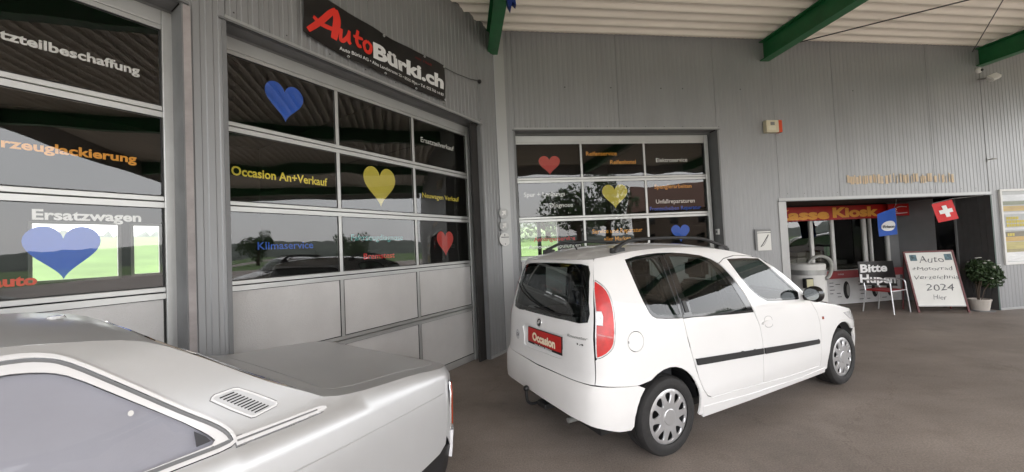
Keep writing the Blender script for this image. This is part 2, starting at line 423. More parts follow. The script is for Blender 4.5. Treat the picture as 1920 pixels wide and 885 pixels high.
# trims: drip flashings over openings, jamb reveals, head reveals, corner strip, base strip
def opening_trim(wall, x0, x1, zt, depth, lit=m_trim, deep=m_reveal):
    G().box(x0 - .05, x1 + .04, FRONT - .022, FRONT + .0, zt - .012, zt + .004).out('drip_flashing', m_reveal, wall)
    G().box(x0 - .01, x1 + .01, FRONT - .006, FRONT + .04, zt + .004, zt + .035).out('head_trim', lit, wall)
    G().box(x0 - .03, x1 + .03, depth - .035, depth, zt - .03, zt + .0035).out('head_seal', deep, wall)
    G().box(x0, x1, FRONT + .001, depth, zt + .004, zt + .03).out('head_reveal', deep, wall)
    for a, b in ((x0 - .03, x0), (x1, x1 + .03)):
        G().box(a, b, FRONT - .005, depth, 0, zt - .012).out('jamb_reveal', deep, wall)
opening_trim(wallA, *D1, OT, DOORY + .02)
opening_trim(wallA, *D2, OT, DOORY + .02)
opening_trim(wallB, *D3, OT + .02, DOORY + .02)
for w_, segs in ((wallA, [(-12, D1[0] - .03), (D1[1] + .03, D2[0] - .03), (D2[1] + .03, SCA)]), (wallB, [(SCB, D3[0] - .03), (D3[1] + .03, KI[0] - .03), (KI[1] + .03, 17)])):
    for a, b in segs: G().box(a, b, FRONT - .012, FRONT + .035, 0, .035).out('base_strip', m_trim, w_)
G().box(SCB + .001, SCB + .165, FRONT - .007, FRONT + .02, .036, TOPZ - .01).out('corner_strip', mat('corner strip', (.38, .38, .38), rough=.4, metal=.2), wallB)
G().box(D1[1] + .008, D1[1] + .05, FRONT - .010, FRONT + .02, .036, OT - .02).out('edge_strip', mat('stained strip', (.30, .27, .265), rough=.5, noise=.2, nscale=6), wallA)
G().box(SCA - .6, SCA + .02, FRONT + .06, FRONT + .09, 0, TOPZ).out('wall_backing', m_dark, wallA)
G().box(SCB - .02, D3[0] - .04, FRONT + .06, FRONT + .09, 0, TOPZ).out('wall_backing', m_dark, wallB)
G().box(-12, SCA - .61, FRONT + .06, FRONT + .09, OT + .04, TOPZ).out('wall_backing', m_dark, wallA)
G().box(D3[0] - .03, 17, FRONT + .06, FRONT + .09, OT + .06, TOPZ).out('wall_backing', m_dark, wallB)
G().box(D3[1] + .04, KI[0] - .05, FRONT + .06, FRONT + .09, 0, OT + .05).out('wall_backing', m_dark, wallB)
G().box(KI[0] - .04, 17, FRONT + .06, FRONT + .09, KT + .11, OT + .05).out('wall_backing', m_dark, wallB)
G().box(9.65, 17, FRONT + .06, FRONT + .09, 0, KT + .10).out('wall_backing', m_dark, wallB)
# rows of cladding screws
sg = G()
def screw(g, x, z, y=FRONT - .004, r=.007):
    g.add([(x + r * math.cos(a), y, z + r * math.sin(a)) for a in [k * math.pi / 3 for k in range(6)]], [tuple(range(6))[::-1]])
for k in range(13): screw(sg, 5.2 + k * .34, 2.37)
for k in range(12): screw(sg, .2 + k * .34, 3.585)
for x in (1.2, 2.0, 2.9, 3.3, 4.4, 6.7): screw(sg, x, 4.25, r=.012)
for k in range(8): screw(sg, 9.7 + k * .34, 2.5)
o = sg.out('cladding_screws', m_black, wallB); o['kind'] = 'stuff'
sg = G()
for k in range(9): screw(sg, 1.3 + k * .4, 3.60)
o = sg.out('cladding_screws', m_black, wallA); o['kind'] = 'stuff'

# ------------------------------------------------------------------ sectional doors
ROWS = [3.36, 2.75, 2.09, 1.437, .78, 0.0]
def sectional_door(fr, x0, cols, label):
    """cols: muntin centres between pane columns; x0/x1 outer"""
    t = thing('sectional_door', label, 'garage door', fr)
    xa, xb = x0[0], x0[1]; y = DOORY
    xs = [xa + .065] + cols + [xb - .065]
    for a, b in ((xa - .02, xa + .05), (xb - .05, xb + .02)):
        G().box(a, b, y - .022, y + .03, .0, 3.50, .004).out('stile', m_alu, t)
    G().box(xa + .052, xb - .052, y - .018, y + .03, 3.395, 3.50, .003).out('head_rail', m_alu, t)
    panes = []
    for r in range(5):
        zt, zb_ = ROWS[r], ROWS[r + 1]
        top = zt if r == 0 else zt - .006
        bot = zb_ + .006
        if r < 5:
            G().box(xa + .052, xb - .052, y - .014, y + .028, top - (.0 if r else -.03), top - .034 if r else top, .003).out('rail', m_alu, t) if r else \
                G().box(xa + .052, xb - .052, y - .014, y + .028, 3.36, 3.392, .003).out('rail', m_alu, t)
        hb = .034 if r < 4 else .09
        G().box(xa + .052, xb - .052, y - .014, y + .028, bot, bot + hb, .003).out('rail', m_alu, t)
        z1 = (top - .034) if r else 3.36; z0 = bot + hb
        for c in range(len(xs) - 1):
            a = xs[c] + (.018 if c else -.01); b = xs[c + 1] - (.018 if c < len(xs) - 2 else -.01)
            if c: G().box(xs[c] - .017, xs[c] + .017, y - .010, y + .026, z0 - .001, z1 + .001, .003).out('muntin', m_alu, t)
            # gasket frame round the field
            g = G()
            for q in ((a, b, z0, z0 + .008), (a, b, z1 - .008, z1), (a, a + .008, z0 + .008, z1 - .008), (b - .008, b, z0 + .008, z1 - .008)):
                g.box(q[0], q[1], y - .004, y + .004, q[2], q[3])
            g.out('gasket', m_gasket, t)
            if r < 3:
                p = G().box(a + .008, b - .008, y, y + .006, z0 + .008, z1 - .008).out('glass_pane', m_glass, t); panes.append(p)
            else: G().box(a + .008, b - .008, y + .001, y + .02, z0 + .008, z1 - .008).out('infill_panel', m_panel, t)
    return t, panes
YS = DOORY + .0085
nc = 3
door1, P1 = sectional_door(FA, (D1[0], D1[1] - .005), [-1.13, -.08], 'leftmost grey sectional garage door, cut off by the photo edge, lettered in white and orange')
door2, P2 = sectional_door(FA, (D2[0] - .06, D2[1] - .04), [2.29, 3.33], 'large grey sectional garage door below the black banner, with blue, yellow and red hearts')
door3, P3 = sectional_door(FB, (D3[0] - .02, D3[1] - .06), [1.492, 2.64], 'grey sectional garage door in the rear wall directly behind the white car')
def pn(P, r, c): return P[r * 3 + c]
# door 1
T = text
T('Ersatzteilbeschaffung', .075, .806, 2.985, .060, YS, m_wtxt, pn(P1, 0, 2), bold=.03, tilt=.0)
T('Fahrzeuglackierung', .10, .782, 2.355, .058, YS, m_otxt, pn(P1, 1, 2), bold=.03)
T('Ersatzwagen', .33, .80, 1.945, .062, YS, m_wtxt, pn(P1, 2, 2), bold=.03)
T('auto', .185, .348, 1.558, .060, YS, m_rtxt, pn(P1, 2, 2), bold=.04)
heart(.449, 1.575, 1.905, .315, YS, m_hblue, pn(P1, 2, 2))
# door 2
heart(1.785, 2.90, 3.26, .34, YS, m_hblue, pn(P2, 0, 0))
T('Ersatzteilverkauf', 3.48, 4.125, 3.085, .068, YS, m_wtxt, pn(P2, 0, 2))
T('Occasion An+Verkauf', 1.345, 2.175, 2.352, .078, YS, m_ytxt, pn(P2, 1, 0), bold=.025)
heart(2.815, 2.178, 2.64, .44, YS, m_hyel, pn(P2, 1, 1))
T('Neuwagen Verkauf', 3.47, 4.19, 2.35, .068, YS, m_ytxt, pn(P2, 1, 2))
T('Klimaservice', 1.526, 2.01, 1.728, .068, YS, m_btxt, pn(P2, 2, 0))
T('Fahrzeugdiagnose', 2.42, 3.12, 1.797, .068, YS, m_ttxt, pn(P2, 2, 1))
T('Bremstest', 2.565, 2.985, 1.59, .066, YS, m_rtxt, pn(P2, 2, 1))
heart(3.87, 1.567, 1.91, .33, YS, m_hred, pn(P2, 2, 2))
# door 3
heart(.935, 2.84, 3.165, .37, YS, m_hred, pn(P3, 0, 0))
T('Reifenservice', 1.588, 2.145, 3.16, .075, YS, m_otxt, pn(P3, 0, 1))
T('Reifenhotel', 2.016, 2.485, 3.008, .075, YS, m_otxt, pn(P3, 0, 1))
T('Elektroservice', 2.864, 3.462, 3.03, .075, YS, m_wtxt, pn(P3, 0, 2))
T('Spur + Lenkungs', .469, 1.179, 2.48, .075, YS, m_wtxt, pn(P3, 1, 0))
T('Diagnose', .905, 1.31, 2.288, .075, YS, m_wtxt, pn(P3, 1, 0))
heart(2.07, 2.227, 2.65, .46, YS, m_hyel, pn(P3, 1, 1))
T('Spenglerarbeiten', 2.807, 3.511, 2.56, .072, YS, m_otxt, pn(P3, 1, 2))
T('Unfallreparaturen', 2.819, 3.556, 2.295, .075, YS, m_wtxt, pn(P3, 1, 2))
T('Frontscheiben Reparatur', 2.70, 3.674, 2.175, .070, YS, m_btxt, pn(P3, 1, 2))
T('Anhängerservice', .604, 1.317, 1.723, .072, YS, m_rtxt, pn(P3, 2, 0))
T('Automatenspülungen', .51, 1.412, 1.60, .070, YS, m_wtxt, pn(P3, 2, 0))
T('Service und Reparatur', 1.628, 2.537, 1.815, .075, YS, m_otxt, pn(P3, 2, 1))
T('aller Marken', 1.829, 2.317, 1.677, .075, YS, m_otxt, pn(P3, 2, 1))
T('MFK', 1.693, 1.90, 1.555, .070, YS, m_otxt, pn(P3, 2, 1))
heart(3.25, 1.60, 1.905, .35, YS, m_hblue, pn(P3, 2, 2))

# ------------------------------------------------------------------ workshop interior (seen dimly through the panes, windows at the far side)
def room(fr, x0, x1, y0, y1, h, wins, nm):
    """dark room; far wall at y1 with window openings (xa,xb,za,zb)"""
    t = thing('workshop_room', nm, 'workshop', fr)
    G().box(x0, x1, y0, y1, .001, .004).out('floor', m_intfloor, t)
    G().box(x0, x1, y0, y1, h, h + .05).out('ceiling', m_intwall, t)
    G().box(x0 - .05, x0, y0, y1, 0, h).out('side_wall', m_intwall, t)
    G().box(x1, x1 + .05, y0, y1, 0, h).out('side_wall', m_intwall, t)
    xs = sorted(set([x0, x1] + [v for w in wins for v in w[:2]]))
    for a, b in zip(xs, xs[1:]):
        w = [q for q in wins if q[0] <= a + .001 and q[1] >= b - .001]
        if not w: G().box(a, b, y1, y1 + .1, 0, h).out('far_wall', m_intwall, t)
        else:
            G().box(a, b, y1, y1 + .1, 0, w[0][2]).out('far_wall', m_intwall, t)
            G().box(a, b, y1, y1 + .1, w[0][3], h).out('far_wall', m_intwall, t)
    for w in wins:
        g = G()
        for q in ((w[0], w[1], w[2], w[2] + .05), (w[0], w[1], w[3] - .05, w[3]), (w[0], w[0] + .05, w[2] + .05, w[3] - .05), (w[1] - .05, w[1], w[2] + .05, w[3] - .05)):
            g.box(q[0], q[1], y1 - .02, y1 + .04, q[2], q[3])
        g.out('window_frame', m_whitepl, t)
    return t
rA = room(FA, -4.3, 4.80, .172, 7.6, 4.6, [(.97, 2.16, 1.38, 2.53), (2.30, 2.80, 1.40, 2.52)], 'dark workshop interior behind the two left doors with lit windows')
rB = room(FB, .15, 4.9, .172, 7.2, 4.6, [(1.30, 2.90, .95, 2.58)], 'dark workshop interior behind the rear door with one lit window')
G().box(2.10, 2.22, 7.05, 7.15, .95, 2.58).out('window_post', m_black, rB)

# ------------------------------------------------------------------ banner with rope and hook
def cloth(x, z):
    k = max(0, 1 - (x - 1.84) / .5)
    return -.112 - .012 * math.sin(x * 5.1 + z * 2) - .006 * math.sin(x * 13 + z * 9) - .02 * k * k + .012 * math.sin((z - 3.6) * 14) * k
bn = thing('advertising_banner', 'black vinyl banner with red brush lettering above the middle garage door', 'banner', FA)
top_ = [(1.83, 4.15), (2.084, 4.112), (2.289, 4.097), (2.747, 4.080), (3.373, 4.100), (3.68, 4.094)]
bot_ = [(1.83, 3.69), (1.90, 3.668), (2.272, 3.622), (2.727, 3.617), (3.216, 3.612), (3.70, 3.617)]
def lt(t, x):
    for (a, b), (c, d) in zip(t, t[1:]):
        if x <= c: return b + (d - b) * (x - a) / (c - a)
    return t[-1][1]
vs = []; fs = []; NX, NZ = 60, 14
for i in range(NX + 1):
    x = 1.83 + (3.69 - 1.83) * i / NX
    for j in range(NZ + 1):
        z = lt(bot_, x) + (lt(top_, x) - lt(bot_, x)) * j / NZ; vs.append((x, cloth(x, z), z))
for i in range(NX):
    for j in range(NZ): q = i * (NZ + 1) + j; fs.append((q, q + NZ + 1, q + NZ + 2, q + 1))
obj('banner_cloth', vs, fs, m_banner, bn, smooth=True)
onc = lambda p: (p[0], cloth(p[0], p[2]) - .004, p[2])
def ribbon(pts, wd, name, m, parent, fn, sub=8):
    P = []
    n = len(pts)
    for i in range(n - 1):
        p0 = pts[max(i - 1, 0)]; p1 = pts[i]; p2 = pts[i + 1]; p3 = pts[min(i + 2, n - 1)]
        for k in range(sub):
            t = k / sub
            P.append(tuple(.5 * ((2 * p1[a]) + (p2[a] - p0[a]) * t + (2 * p0[a] - 5 * p1[a] + 4 * p2[a] - p3[a]) * t * t + (3 * p1[a] - p0[a] - 3 * p2[a] + p3[a]) * t ** 3) for a in (0, 1)))
    P.append(pts[-1]); vs = []; fs = []; N = len(P)
    for i, p in enumerate(P):
        a = P[max(i - 1, 0)]; b = P[min(i + 1, N - 1)]; d = Vector((b[0] - a[0], b[1] - a[1])); d.normalize()
        s = i / (N - 1); w = wd * (.75 + .35 * math.sin(s * 2.6 + .3)) / 2
        vs += [fn((p[0] - d.y * w, 0, p[1] + d.x * w)), fn((p[0] + d.y * w, 0, p[1] - d.x * w))]
    for i in range(N - 1): fs.append((2 * i, 2 * i + 1, 2 * i + 3, 2 * i + 2))
    return vs, fs
g = G()
for pts, wd in (([(1.874, 3.724), (1.992, 3.855), (2.093, 3.987), (2.151, 4.047)], .05), ([(2.140, 4.05), (2.159, 3.937), (2.134, 3.757)], .07),
                ([(1.924, 3.872), (2.004, 3.843), (2.15, 3.848)], .04), ([(2.205, 3.887), (2.200, 3.790), (2.225, 3.777), (2.270, 3.835), (2.292, 3.905)], .034),
                ([(2.288, 3.90), (2.283, 3.80), (2.305, 3.775)], .034), ([(2.394, 3.957), (2.371, 3.85), (2.388, 3.795), (2.425, 3.805)], .036), ([(2.334, 3.872), (2.450, 3.892)], .03),
                ([(2.505, 3.897), (2.462, 3.85), (2.478, 3.78), (2.530, 3.79), (2.55, 3.86), (2.505, 3.897)], .036)):
    g.add(*ribbon(pts, wd, '', None, None, onc))
g.out('brush_lettering', m_redpaint, bn)
T('Bürki.ch', 2.575, 3.66, 3.757, .165, 0, m_wtxt, bn, bold=.045, fn=onc, tilt=.018)
T('Auto Bürki AG • Alte Landstrasse 25 • 8505 Pfyn • Tel. 052 765 14 83', 2.19, 3.655, 3.677, .036, 0, m_wtxt, bn, bold=.012, fn=onc)
T('seit 1968', 3.19, 3.46, 4.00, .03, 0, mat('faded red', srgb(110, 20, 20), rough=.6), bn, fn=onc)
for x, z in ((3.68, 4.075), (3.685, 3.635), (2.73, 4.06), (2.73, 3.635), (2.28, 3.64), (3.2, 3.63), (3.35, 4.08)):
    G().lathe([(.006, -.004), (.013, -.006), (.014, 0)], 12, 'Y', (x, cloth(x, z) - .002, z)).out('grommet', m_hub, bn)
rp = thing('rope_hook', 'black round hook with a thin rope on the wall right of the banner', 'hook', FA)
G().lathe([(0, -.035), (.022, -.035), (.030, -.02), (.030, 0), (0, 0)], 16, 'Y', (4.50, FRONT, 4.175)).out('hook_disc', m_black, rp)
G().tube([(3.68, -.115, 4.075), (3.95, -.113, 4.085), (4.25, -.112, 4.12), (4.50, -.112, 4.175)], .005, 5).out('rope', m_black, rp)

# ------------------------------------------------------------------ canopy: corrugated sheets, beams, rods, fascia
can = thing('canopy', 'beige corrugated canopy roof on green steel beams over the forecourt', 'canopy', FB)
CX0, CX1, CY1 = -11.0, 16.0, -9.6
def roof_sheet(y0, y1, x0, x1, dz):
    P = []; pitch = .207; y = y0
    n = int(round((y0 - y1) / pitch))
    g = G(); prof = []
    for k in range(n):
        for a, d in ((0, 0), (.12, .006), (.2, .02), (.38, .046), (.46, .052), (.78, .052), (.86, .044), (.95, .012)): prof.append((y0 - (k + a) * pitch, d))
    prof.append((y0 - n * pitch, 0))
    vs = [(x, yy, CEIL + dz + d) for yy, d in prof for x in (x0, x1)]
    fs = [(2 * i, 2 * i + 1, 2 * i + 3, 2 * i + 2) for i in range(len(prof) - 1)]
    return g.add(vs, fs)
k = 0; y = FRONT + .30
while y > CY1 + .1:
    y2 = y - .207 * 5
    for j, (a, b) in enumerate(((CX0, .02), (.02, 4.915), (4.915, 9.62), (9.62, CX1))):
        autosmooth(roof_sheet(y, y2, a + .001, b - .001, .0 + .003 * ((k + j) % 2)).out('roof_sheet', m_roof, can), 50)
    y = y2; k += 1
def ibeam(g, x, y0, y1, z0, z1, w=.17):
    g.box(x - w / 2, x + w / 2, y1, y0, z0, z0 + .016); g.box(x - w / 2, x + w / 2, y1, y0, z1 - .016, z1); g.box(x - .006, x + .006, y1, y0, z0 + .0161, z1 - .0161)
    return g
for x in (.02, 4.915, 9.62, 14.3):
    ibeam(G(), x, FRONT - .002, CY1, 4.765, 5.113).out('steel_beam', m_green, can)
ibeam(G(), -4.6, FRONT - .002, CY1, 4.765, 5.113).out('steel_beam', m_green, can)
g = G(); g.box(CX0, CX1, CY1 - .02, CY1, 4.72, 5.35); g.out('fascia', m_trim, can)
g = G(); g.box(CX1, CX1 + .02, CY1 - .02, FRONT - .1, 4.72, 5.35); g.out('fascia', m_trim, can)
g = G(); g.box(CX0, CX1, CY1, FRONT + .4, 5.36, 5.38); g.out('roof_deck', m_dark, can)
G().tube([(5.45, -.28, 5.02), (7.09, -1.54, 5.02), (9.55, -3.4, 5.02)], .010, 6).out('tie_rod', m_black, can)
G().tube([(9.31, -.18, 5.0), (7.60, -1.57, 5.03), (5.0, -3.7, 5.03)], .007, 6).out('tie_rod', m_black, can)
for x in (-10.4, 14.3):
    c = thing('steel_column', {-10.4: 'green steel canopy column far to the left', 14.3: 'green steel canopy column at the right canopy edge'}[x], 'column', FB)
    g = G(); g.box(x - .08, x + .08, CY1 + .25, CY1 + .264, 0, 4.76); g.box(x - .08, x + .08, CY1 + .42, CY1 + .434, 0, 4.76); g.box(x - .006, x + .006, CY1 + .2641, CY1 + .4199, 0, 4.76)
    g.out('column_shaft', m_green, c)
    G().box(x - .15, x + .15, CY1 + .2, CY1 + .5, 0.0, .02).out('base_plate', m_green, c)
hb = thing('hoist_hook', 'dark blue hook block hanging beside the green beam near the corner', 'hook', FB)
mb = mat('blue steel', (.01, .03, .18), rough=.4)
G().box(.10, .17, -1.50, -1.40, 4.80, 5.10, .01).out('hook_plate', mb, hb)
G().prism([(.08, 4.80), (.19, 4.80), (.20, 4.66), (.155, 4.70), (.13, 4.60), (.095, 4.67)], -1.50, -1.42).out('hook_jaw', mb, hb)
# ------------------------------------------------------------------ things on the rear wall
al = thing('alarm_box', 'beige alarm box with orange stripe high on the rear wall', 'alarm box', FB)
G().box(4.80, 5.045, FRONT - .08, FRONT, 3.46, 3.675, .008).out('housing', m_beige, al)
G().box(5.046, 5.11, FRONT - .082, FRONT, 3.46, 3.675, .006).out('orange_stripe', mat('orange lens', srgb(205, 70, 25), rough=.3), al)
G().box(4.84, 4.98, FRONT - .084, FRONT - .079, 3.50, 3.57).out('front_louvre', mat('pale beige', (.62, .58, .45)), al)
G().box(4.88, 4.96, FRONT - .084, FRONT - .079, 3.585, 3.64).out('front_louvre', m_reveal, al)
cm = thing('dome_camera', 'small white dome camera above the floodlight under the right beam', 'camera', FB)
G().lathe([(0, -.06), (.03, -.055), (.055, -.03), (.06, 0), (0, 0)], 16, 'Y', (9.56, FRONT, 4.68)).out('dome', m_whitepl, cm)
G().lathe([(0, -.075), (.02, -.07), (.03, -.055)], 12, 'Y', (9.57, FRONT, 4.67)).out('lens', m_black, cm)
fl = thing('floodlight', 'white tilted floodlight lamp on the upper right of the rear wall', 'lamp', FB)
b = bmesh.new(); bmesh.ops.create_cube(b, size=1)
for v in b.verts:
    k = .75 if v.co.y > 0 else 1
    v.co = Vector((v.co.x * .25 * k, v.co.y * .09, v.co.z * .14 * k))
bmesh.ops.bevel(b, geom=list(b.edges), offset=.02, segments=2, affect='EDGES')
bmesh.ops.rotate(b, verts=b.verts, cent=(0, 0, 0), matrix=Matrix.Rotation(R(-20), 3, 'Y') @ Matrix.Rotation(R(-35), 3, 'X'))
bmesh.ops.translate(b, verts=b.verts, vec=(9.60, FRONT - .18, 4.46))
G().bm(b).out('lamp_head', m_whitepl, fl)
G().tube([(9.55, FRONT, 4.5), (9.56, FRONT - .1, 4.48), (9.59, FRONT - .15, 4.47)], .015, 6).out('arm', m_tube, fl)
br = thing('wall_bracket', 'small grey metal bracket sticking out of the wall right of the faded lettering', 'bracket', FB)
G().box(9.60, 9.66, FRONT - .01, FRONT, 2.88, 2.95).out('plate', m_tube, br)
G().tube([(9.62, FRONT, 2.92), (9.66, FRONT - .05, 2.925), (9.72, FRONT - .06, 2.925)], .012, 6).out('rod', m_tube, br)
nb = thing('notice_sheet', 'white notice sheet with a drawing on the wall between rear door and kiosk', 'notice', FB)
G().box(4.49, 4.80, FRONT - .02, FRONT - .008, 1.40, 1.76).out('backing', m_grey, nb)
G().box(4.53, 4.79, FRONT - .024, FRONT - .021, 1.385, 1.72).out('paper', m_paper, nb)
g = G(); g.box(4.53, 4.79, FRONT - .026, FRONT - .0245, 1.69, 1.70)
vv, ff = ribbon([(4.58, 1.45), (4.64, 1.52), (4.70, 1.60), (4.74, 1.66)], .014, '', None, None, lambda p: (p[0], FRONT - .0265, p[2])); g.add(vv, ff)
vv, ff = ribbon([(4.58, 1.45), (4.60, 1.46), (4.66, 1.50), (4.745, 1.65)], .006, '', None, None, lambda p: (p[0], FRONT - .0265, p[2])); g.add(vv, ff)
g.out('drawing', m_ink, nb)
sw = thing('door_switch', 'small grey push button box on the right reveal of the rear garage door', 'switch', FB)
G().box(3.865, 3.895, 0.0, .07, 1.70, 1.80, .004).out('housing', m_whitepl, sw)
G().box(3.858, 3.865, .02, .05, 1.73, 1.77).out('button', m_reveal, sw)
# faded lettering row over the kiosk
fad = thing('faded_lettering', 'sun-faded orange lettering row on the ribbed wall above the kiosk recess', 'lettering', FB)
m_fade = mat('faded orange film', (.72, .52, .30), rough=.6, color2=(.50, .42, .34), nscale=9)
x = 6.44
while x < 8.74:
    w = rnd.choice((.02, .028, .04, .055)); g = G(); z0 = 2.52 + rnd.uniform(-.012, .02) - (x - 6.44) * .008; z1 = z0 + .15 + rnd.uniform(-.03, .02)
    g.box(x, x + w, FRONT - .0055, FRONT - .0035, z0, z1); g.out('letter_remnant', m_fade, fad); x += w + rnd.choice((.008, .015, .03, .05))
# discs at the corner between the wings
cdir = (dirA + dirB).normalized(); cn = Vector((-cdir.y, cdir.x, 0))
cpos = CO + dirB * (SCB) + nB * FRONT
for zc, nm, lab in ((2.19, 'arrow', 'upper round grey arrow disc on the wall corner, topmost of three'), (1.99, 'arrow', 'middle round grey arrow disc on the wall corner, between arrow disc and white oval'), (1.775, 'oval', 'white oval plate with a dark bar on the wall corner, lowest of three')):
    f = frame(cpos - cn * .05 + cdir * .03, cdir, cn)
    t = thing('corner_disc', lab, 'disc', f)
    rx, rz = (.085, .082) if nm == 'arrow' else (.10, .105)
    mm = mat('disc grey', (.40, .40, .40), rough=.35) if nm == 'arrow' else m_whitepl
    g = G(); n = 28; pts = [(rx * math.cos(2 * math.pi * k / n), zc + rz * math.sin(2 * math.pi * k / n)) for k in range(n)]
    g.prism(pts, -.008, 0); g.out('disc_plate', mm, t)
    if nm == 'arrow':
        G().prism([(-.045, zc - .02), (-.015, zc + .005), (-.04, zc + .035), (.035, zc + .045), (.03, zc - .03), (.005, zc - .012), (-.025, zc - .04)], -.011, -.0085).out('arrow_mark', m_whitepl, t)
    else:
        G().box(-.07, .07, -.011, -.0085, zc + .03, zc + .04).out('dark_bar', m_ink, t); G().box(-.015, .005, -.0105, -.0085, zc + .05, zc + .09).out('small_mark', m_tube, t)
        G().box(-.006, .006, -.0105, -.0085, zc - .08, zc - .065).out('screw_mark', m_ink, t)
# window / display at the right edge
dc = thing('display_window', 'white framed display window with yellow strips right of the potted plant', 'window', FB)
X0, X1, Z0, Z1 = 9.80, 11.6, .86, 2.33
for q in ((X0, X1, Z0, Z0 + .05), (X0, X1, Z1 - .04, Z1), (X0, X0 + .045, Z0 + .05, Z1 - .04), (X1 - .045, X1, Z0 + .05, Z1 - .04)):
    G().box(q[0], q[1], FRONT - .03, FRONT + .005, q[2], q[3], .004).out('frame', m_whitepl, dc)
G().box(X0 + .045, X1 - .045, FRONT - .010, FRONT - .007, Z0 + .05, Z1 - .04).out('board', mat('grey poster', (.35, .36, .36), rough=.4, noise=.1), dc)
for (za, zb, col) in ((.92, 1.10, (.66, .66, .66)), (1.10, 1.16, (.30, .26, .12)), (1.16, 1.30, (.42, .36, .13)), (1.31, 1.40, (.45, .30, .08)), (1.40, 1.50, (.17, .15, .10)), (1.53, 1.58, (.55, .55, .56)),
                     (1.84, 1.88, (.55, .55, .56)), (1.90, 2.0, (.46, .32, .10)), (2.02, 2.09, (.20, .22, .15)), (2.10, 2.22, (.62, .64, .66))):
    G().box(X0 + .05, X1 - .05, FRONT - .0135, FRONT - .0105, za, zb).out('strip', mat('strip %.2f' % za, col, rough=.5, noise=.15, nscale=5, stretch=(1, 1, 5)), dc)
for z, w in ((1.77, .30), (1.70, .45), (1.63, .5), (1.45, .12)):
    g = G(); x = X0 + .12
    while x < X0 + .12 + w: a = rnd.uniform(.03, .07); g.box(x, x + a, FRONT - .016, FRONT - .014, z - .035, z + .02); x += a + .012
    g.out('yellow_block', mat('yellow blocks', (.52, .42, .05), rough=.5), dc)

# ------------------------------------------------------------------ kiosk recess
ks = thing('kiosk_recess', 'recessed dark kiosk front with white window posts under the red sign', 'kiosk', FB)
BY = 1.50
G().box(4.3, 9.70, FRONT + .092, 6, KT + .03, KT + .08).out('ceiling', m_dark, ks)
G().box(KI[0] - .06, KI[1] + .1, FRONT + .051, FRONT + .0915, KT + .005, KT + .09).out('lintel_backing', m_dark, ks)
G().box(KI[0] - .03, KI[1] + .03, FRONT - .004, FRONT + .05, KT + .001, KT + .05).out('head_trim', m_trim, ks)
G().box(KI[0] - .05, KI[1] + .04, FRONT - .018, FRONT + .003, KT - .014, KT).out('drip_flashing', m_reveal, ks)
G().box(KI[0] - .045, KI[0] + .108, FRONT - .006, .35, 0, KT - .015).out('left_reveal', m_trim, ks)
for k in range(6):
    G().box(9.60 + .003 * (k % 2), 9.64, FRONT + .002 + k * .088, FRONT + .086 + k * .088, 0, KT + .09).out('side_panel', m_darkrib, ks)
G().box(9.598, 9.63, FRONT - .006, FRONT + .001, 0, KT - .015).out('green_edge', mat('dark green edge', (.05, .08, .07), rough=.5), ks)
G().box(9.60, 9.64, .452, .80, 0, KT + .09).out('side_door_leaf', m_gloss, ks)
G().box(9.58, 9.60, .44, .47, 0, KT).out('side_door_frame', m_reveal, ks)
G().box(9.60, 9.64, .801, 1.50, 0, KT + .09).out('side_wall', m_grey, ks)
G().box(9.30, 9.66, BY + .001, BY + .05, 0, KT + .09).out('rear_wall_piece', m_grey, ks)
# shop window posts, sill, parapet
for x, w in ((5.9, .03), (6.55, .03), (7.27, .035), (7.815, .035), (8.66, .04), (8.83, .02), (9.28, .03)):
    G().box(x - w, x + w, BY - .03, BY + .03, .78, 1.93).out('window_post', m_whitepl, ks)
G().box(4.3, 9.30, BY - .04, BY + .05, .74, .78).out('sill', m_whitepl, ks)
G().box(4.3, 9.30, BY, BY + .05, 0, .74).out('parapet', m_grey, ks)
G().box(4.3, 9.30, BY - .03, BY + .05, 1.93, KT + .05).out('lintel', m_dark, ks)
xs_ = [5.0, 5.9, 6.55, 7.27, 7.815, 8.66, 8.83, 9.28]
for a, b in zip(xs_, xs_[1:]): G().box(a + .036, b - .036, BY, BY + .006, .785, 1.925).out('shop_pane', m_shopglass, ks)
# inside the kiosk: shelves and counter
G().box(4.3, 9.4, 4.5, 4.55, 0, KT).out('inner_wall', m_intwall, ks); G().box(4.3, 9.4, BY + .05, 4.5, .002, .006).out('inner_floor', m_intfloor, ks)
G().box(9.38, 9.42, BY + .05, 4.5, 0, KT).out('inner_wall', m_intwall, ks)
G().box(7.4, 9.0, 2.2, 2.7, 0, .95, .01).out('counter', mat('counter grey', (.2, .2, .2)), ks)
G().box(7.30, 7.95, 1.9, 2.2, .98, 1.2, .01).out('till', mat('till beige', (.33, .32, .27)), ks)
for q in ((6.72, 6.93, .80, 1.07), (6.97, 7.20, .79, 1.10)):
    G().box(q[0], q[1], BY + .08, BY + .3, q[2], q[3], .008).out('white_box', m_whitepl, ks)
G().box(7.88, 7.96, BY + .2, BY + .28, 1.10, 1.32, .01).out('green_bottle', mat('green bottle', (.05, .4, .12), rough=.3), ks)
G().box(5.1, 9.25, BY + .06, BY + .5, .80, .86, .01).out('window_shelf', mat('shelf grey', (.25, .25, .24)), ks)
sh = G()
for k in range(26):
    x = 5.2 + rnd.uniform(0, 4); z = rnd.choice((.9, 1.2, 1.5)); s = rnd.uniform(.05, .12)
    sh.box(x, x + s, 4.2, 4.3, z, z + s * 1.6)
o = sh.out('shelf_goods', mat('shelf goods', (.2, .22, .2), noise=.8, nscale=4), ks); o['kind'] = 'stuff'
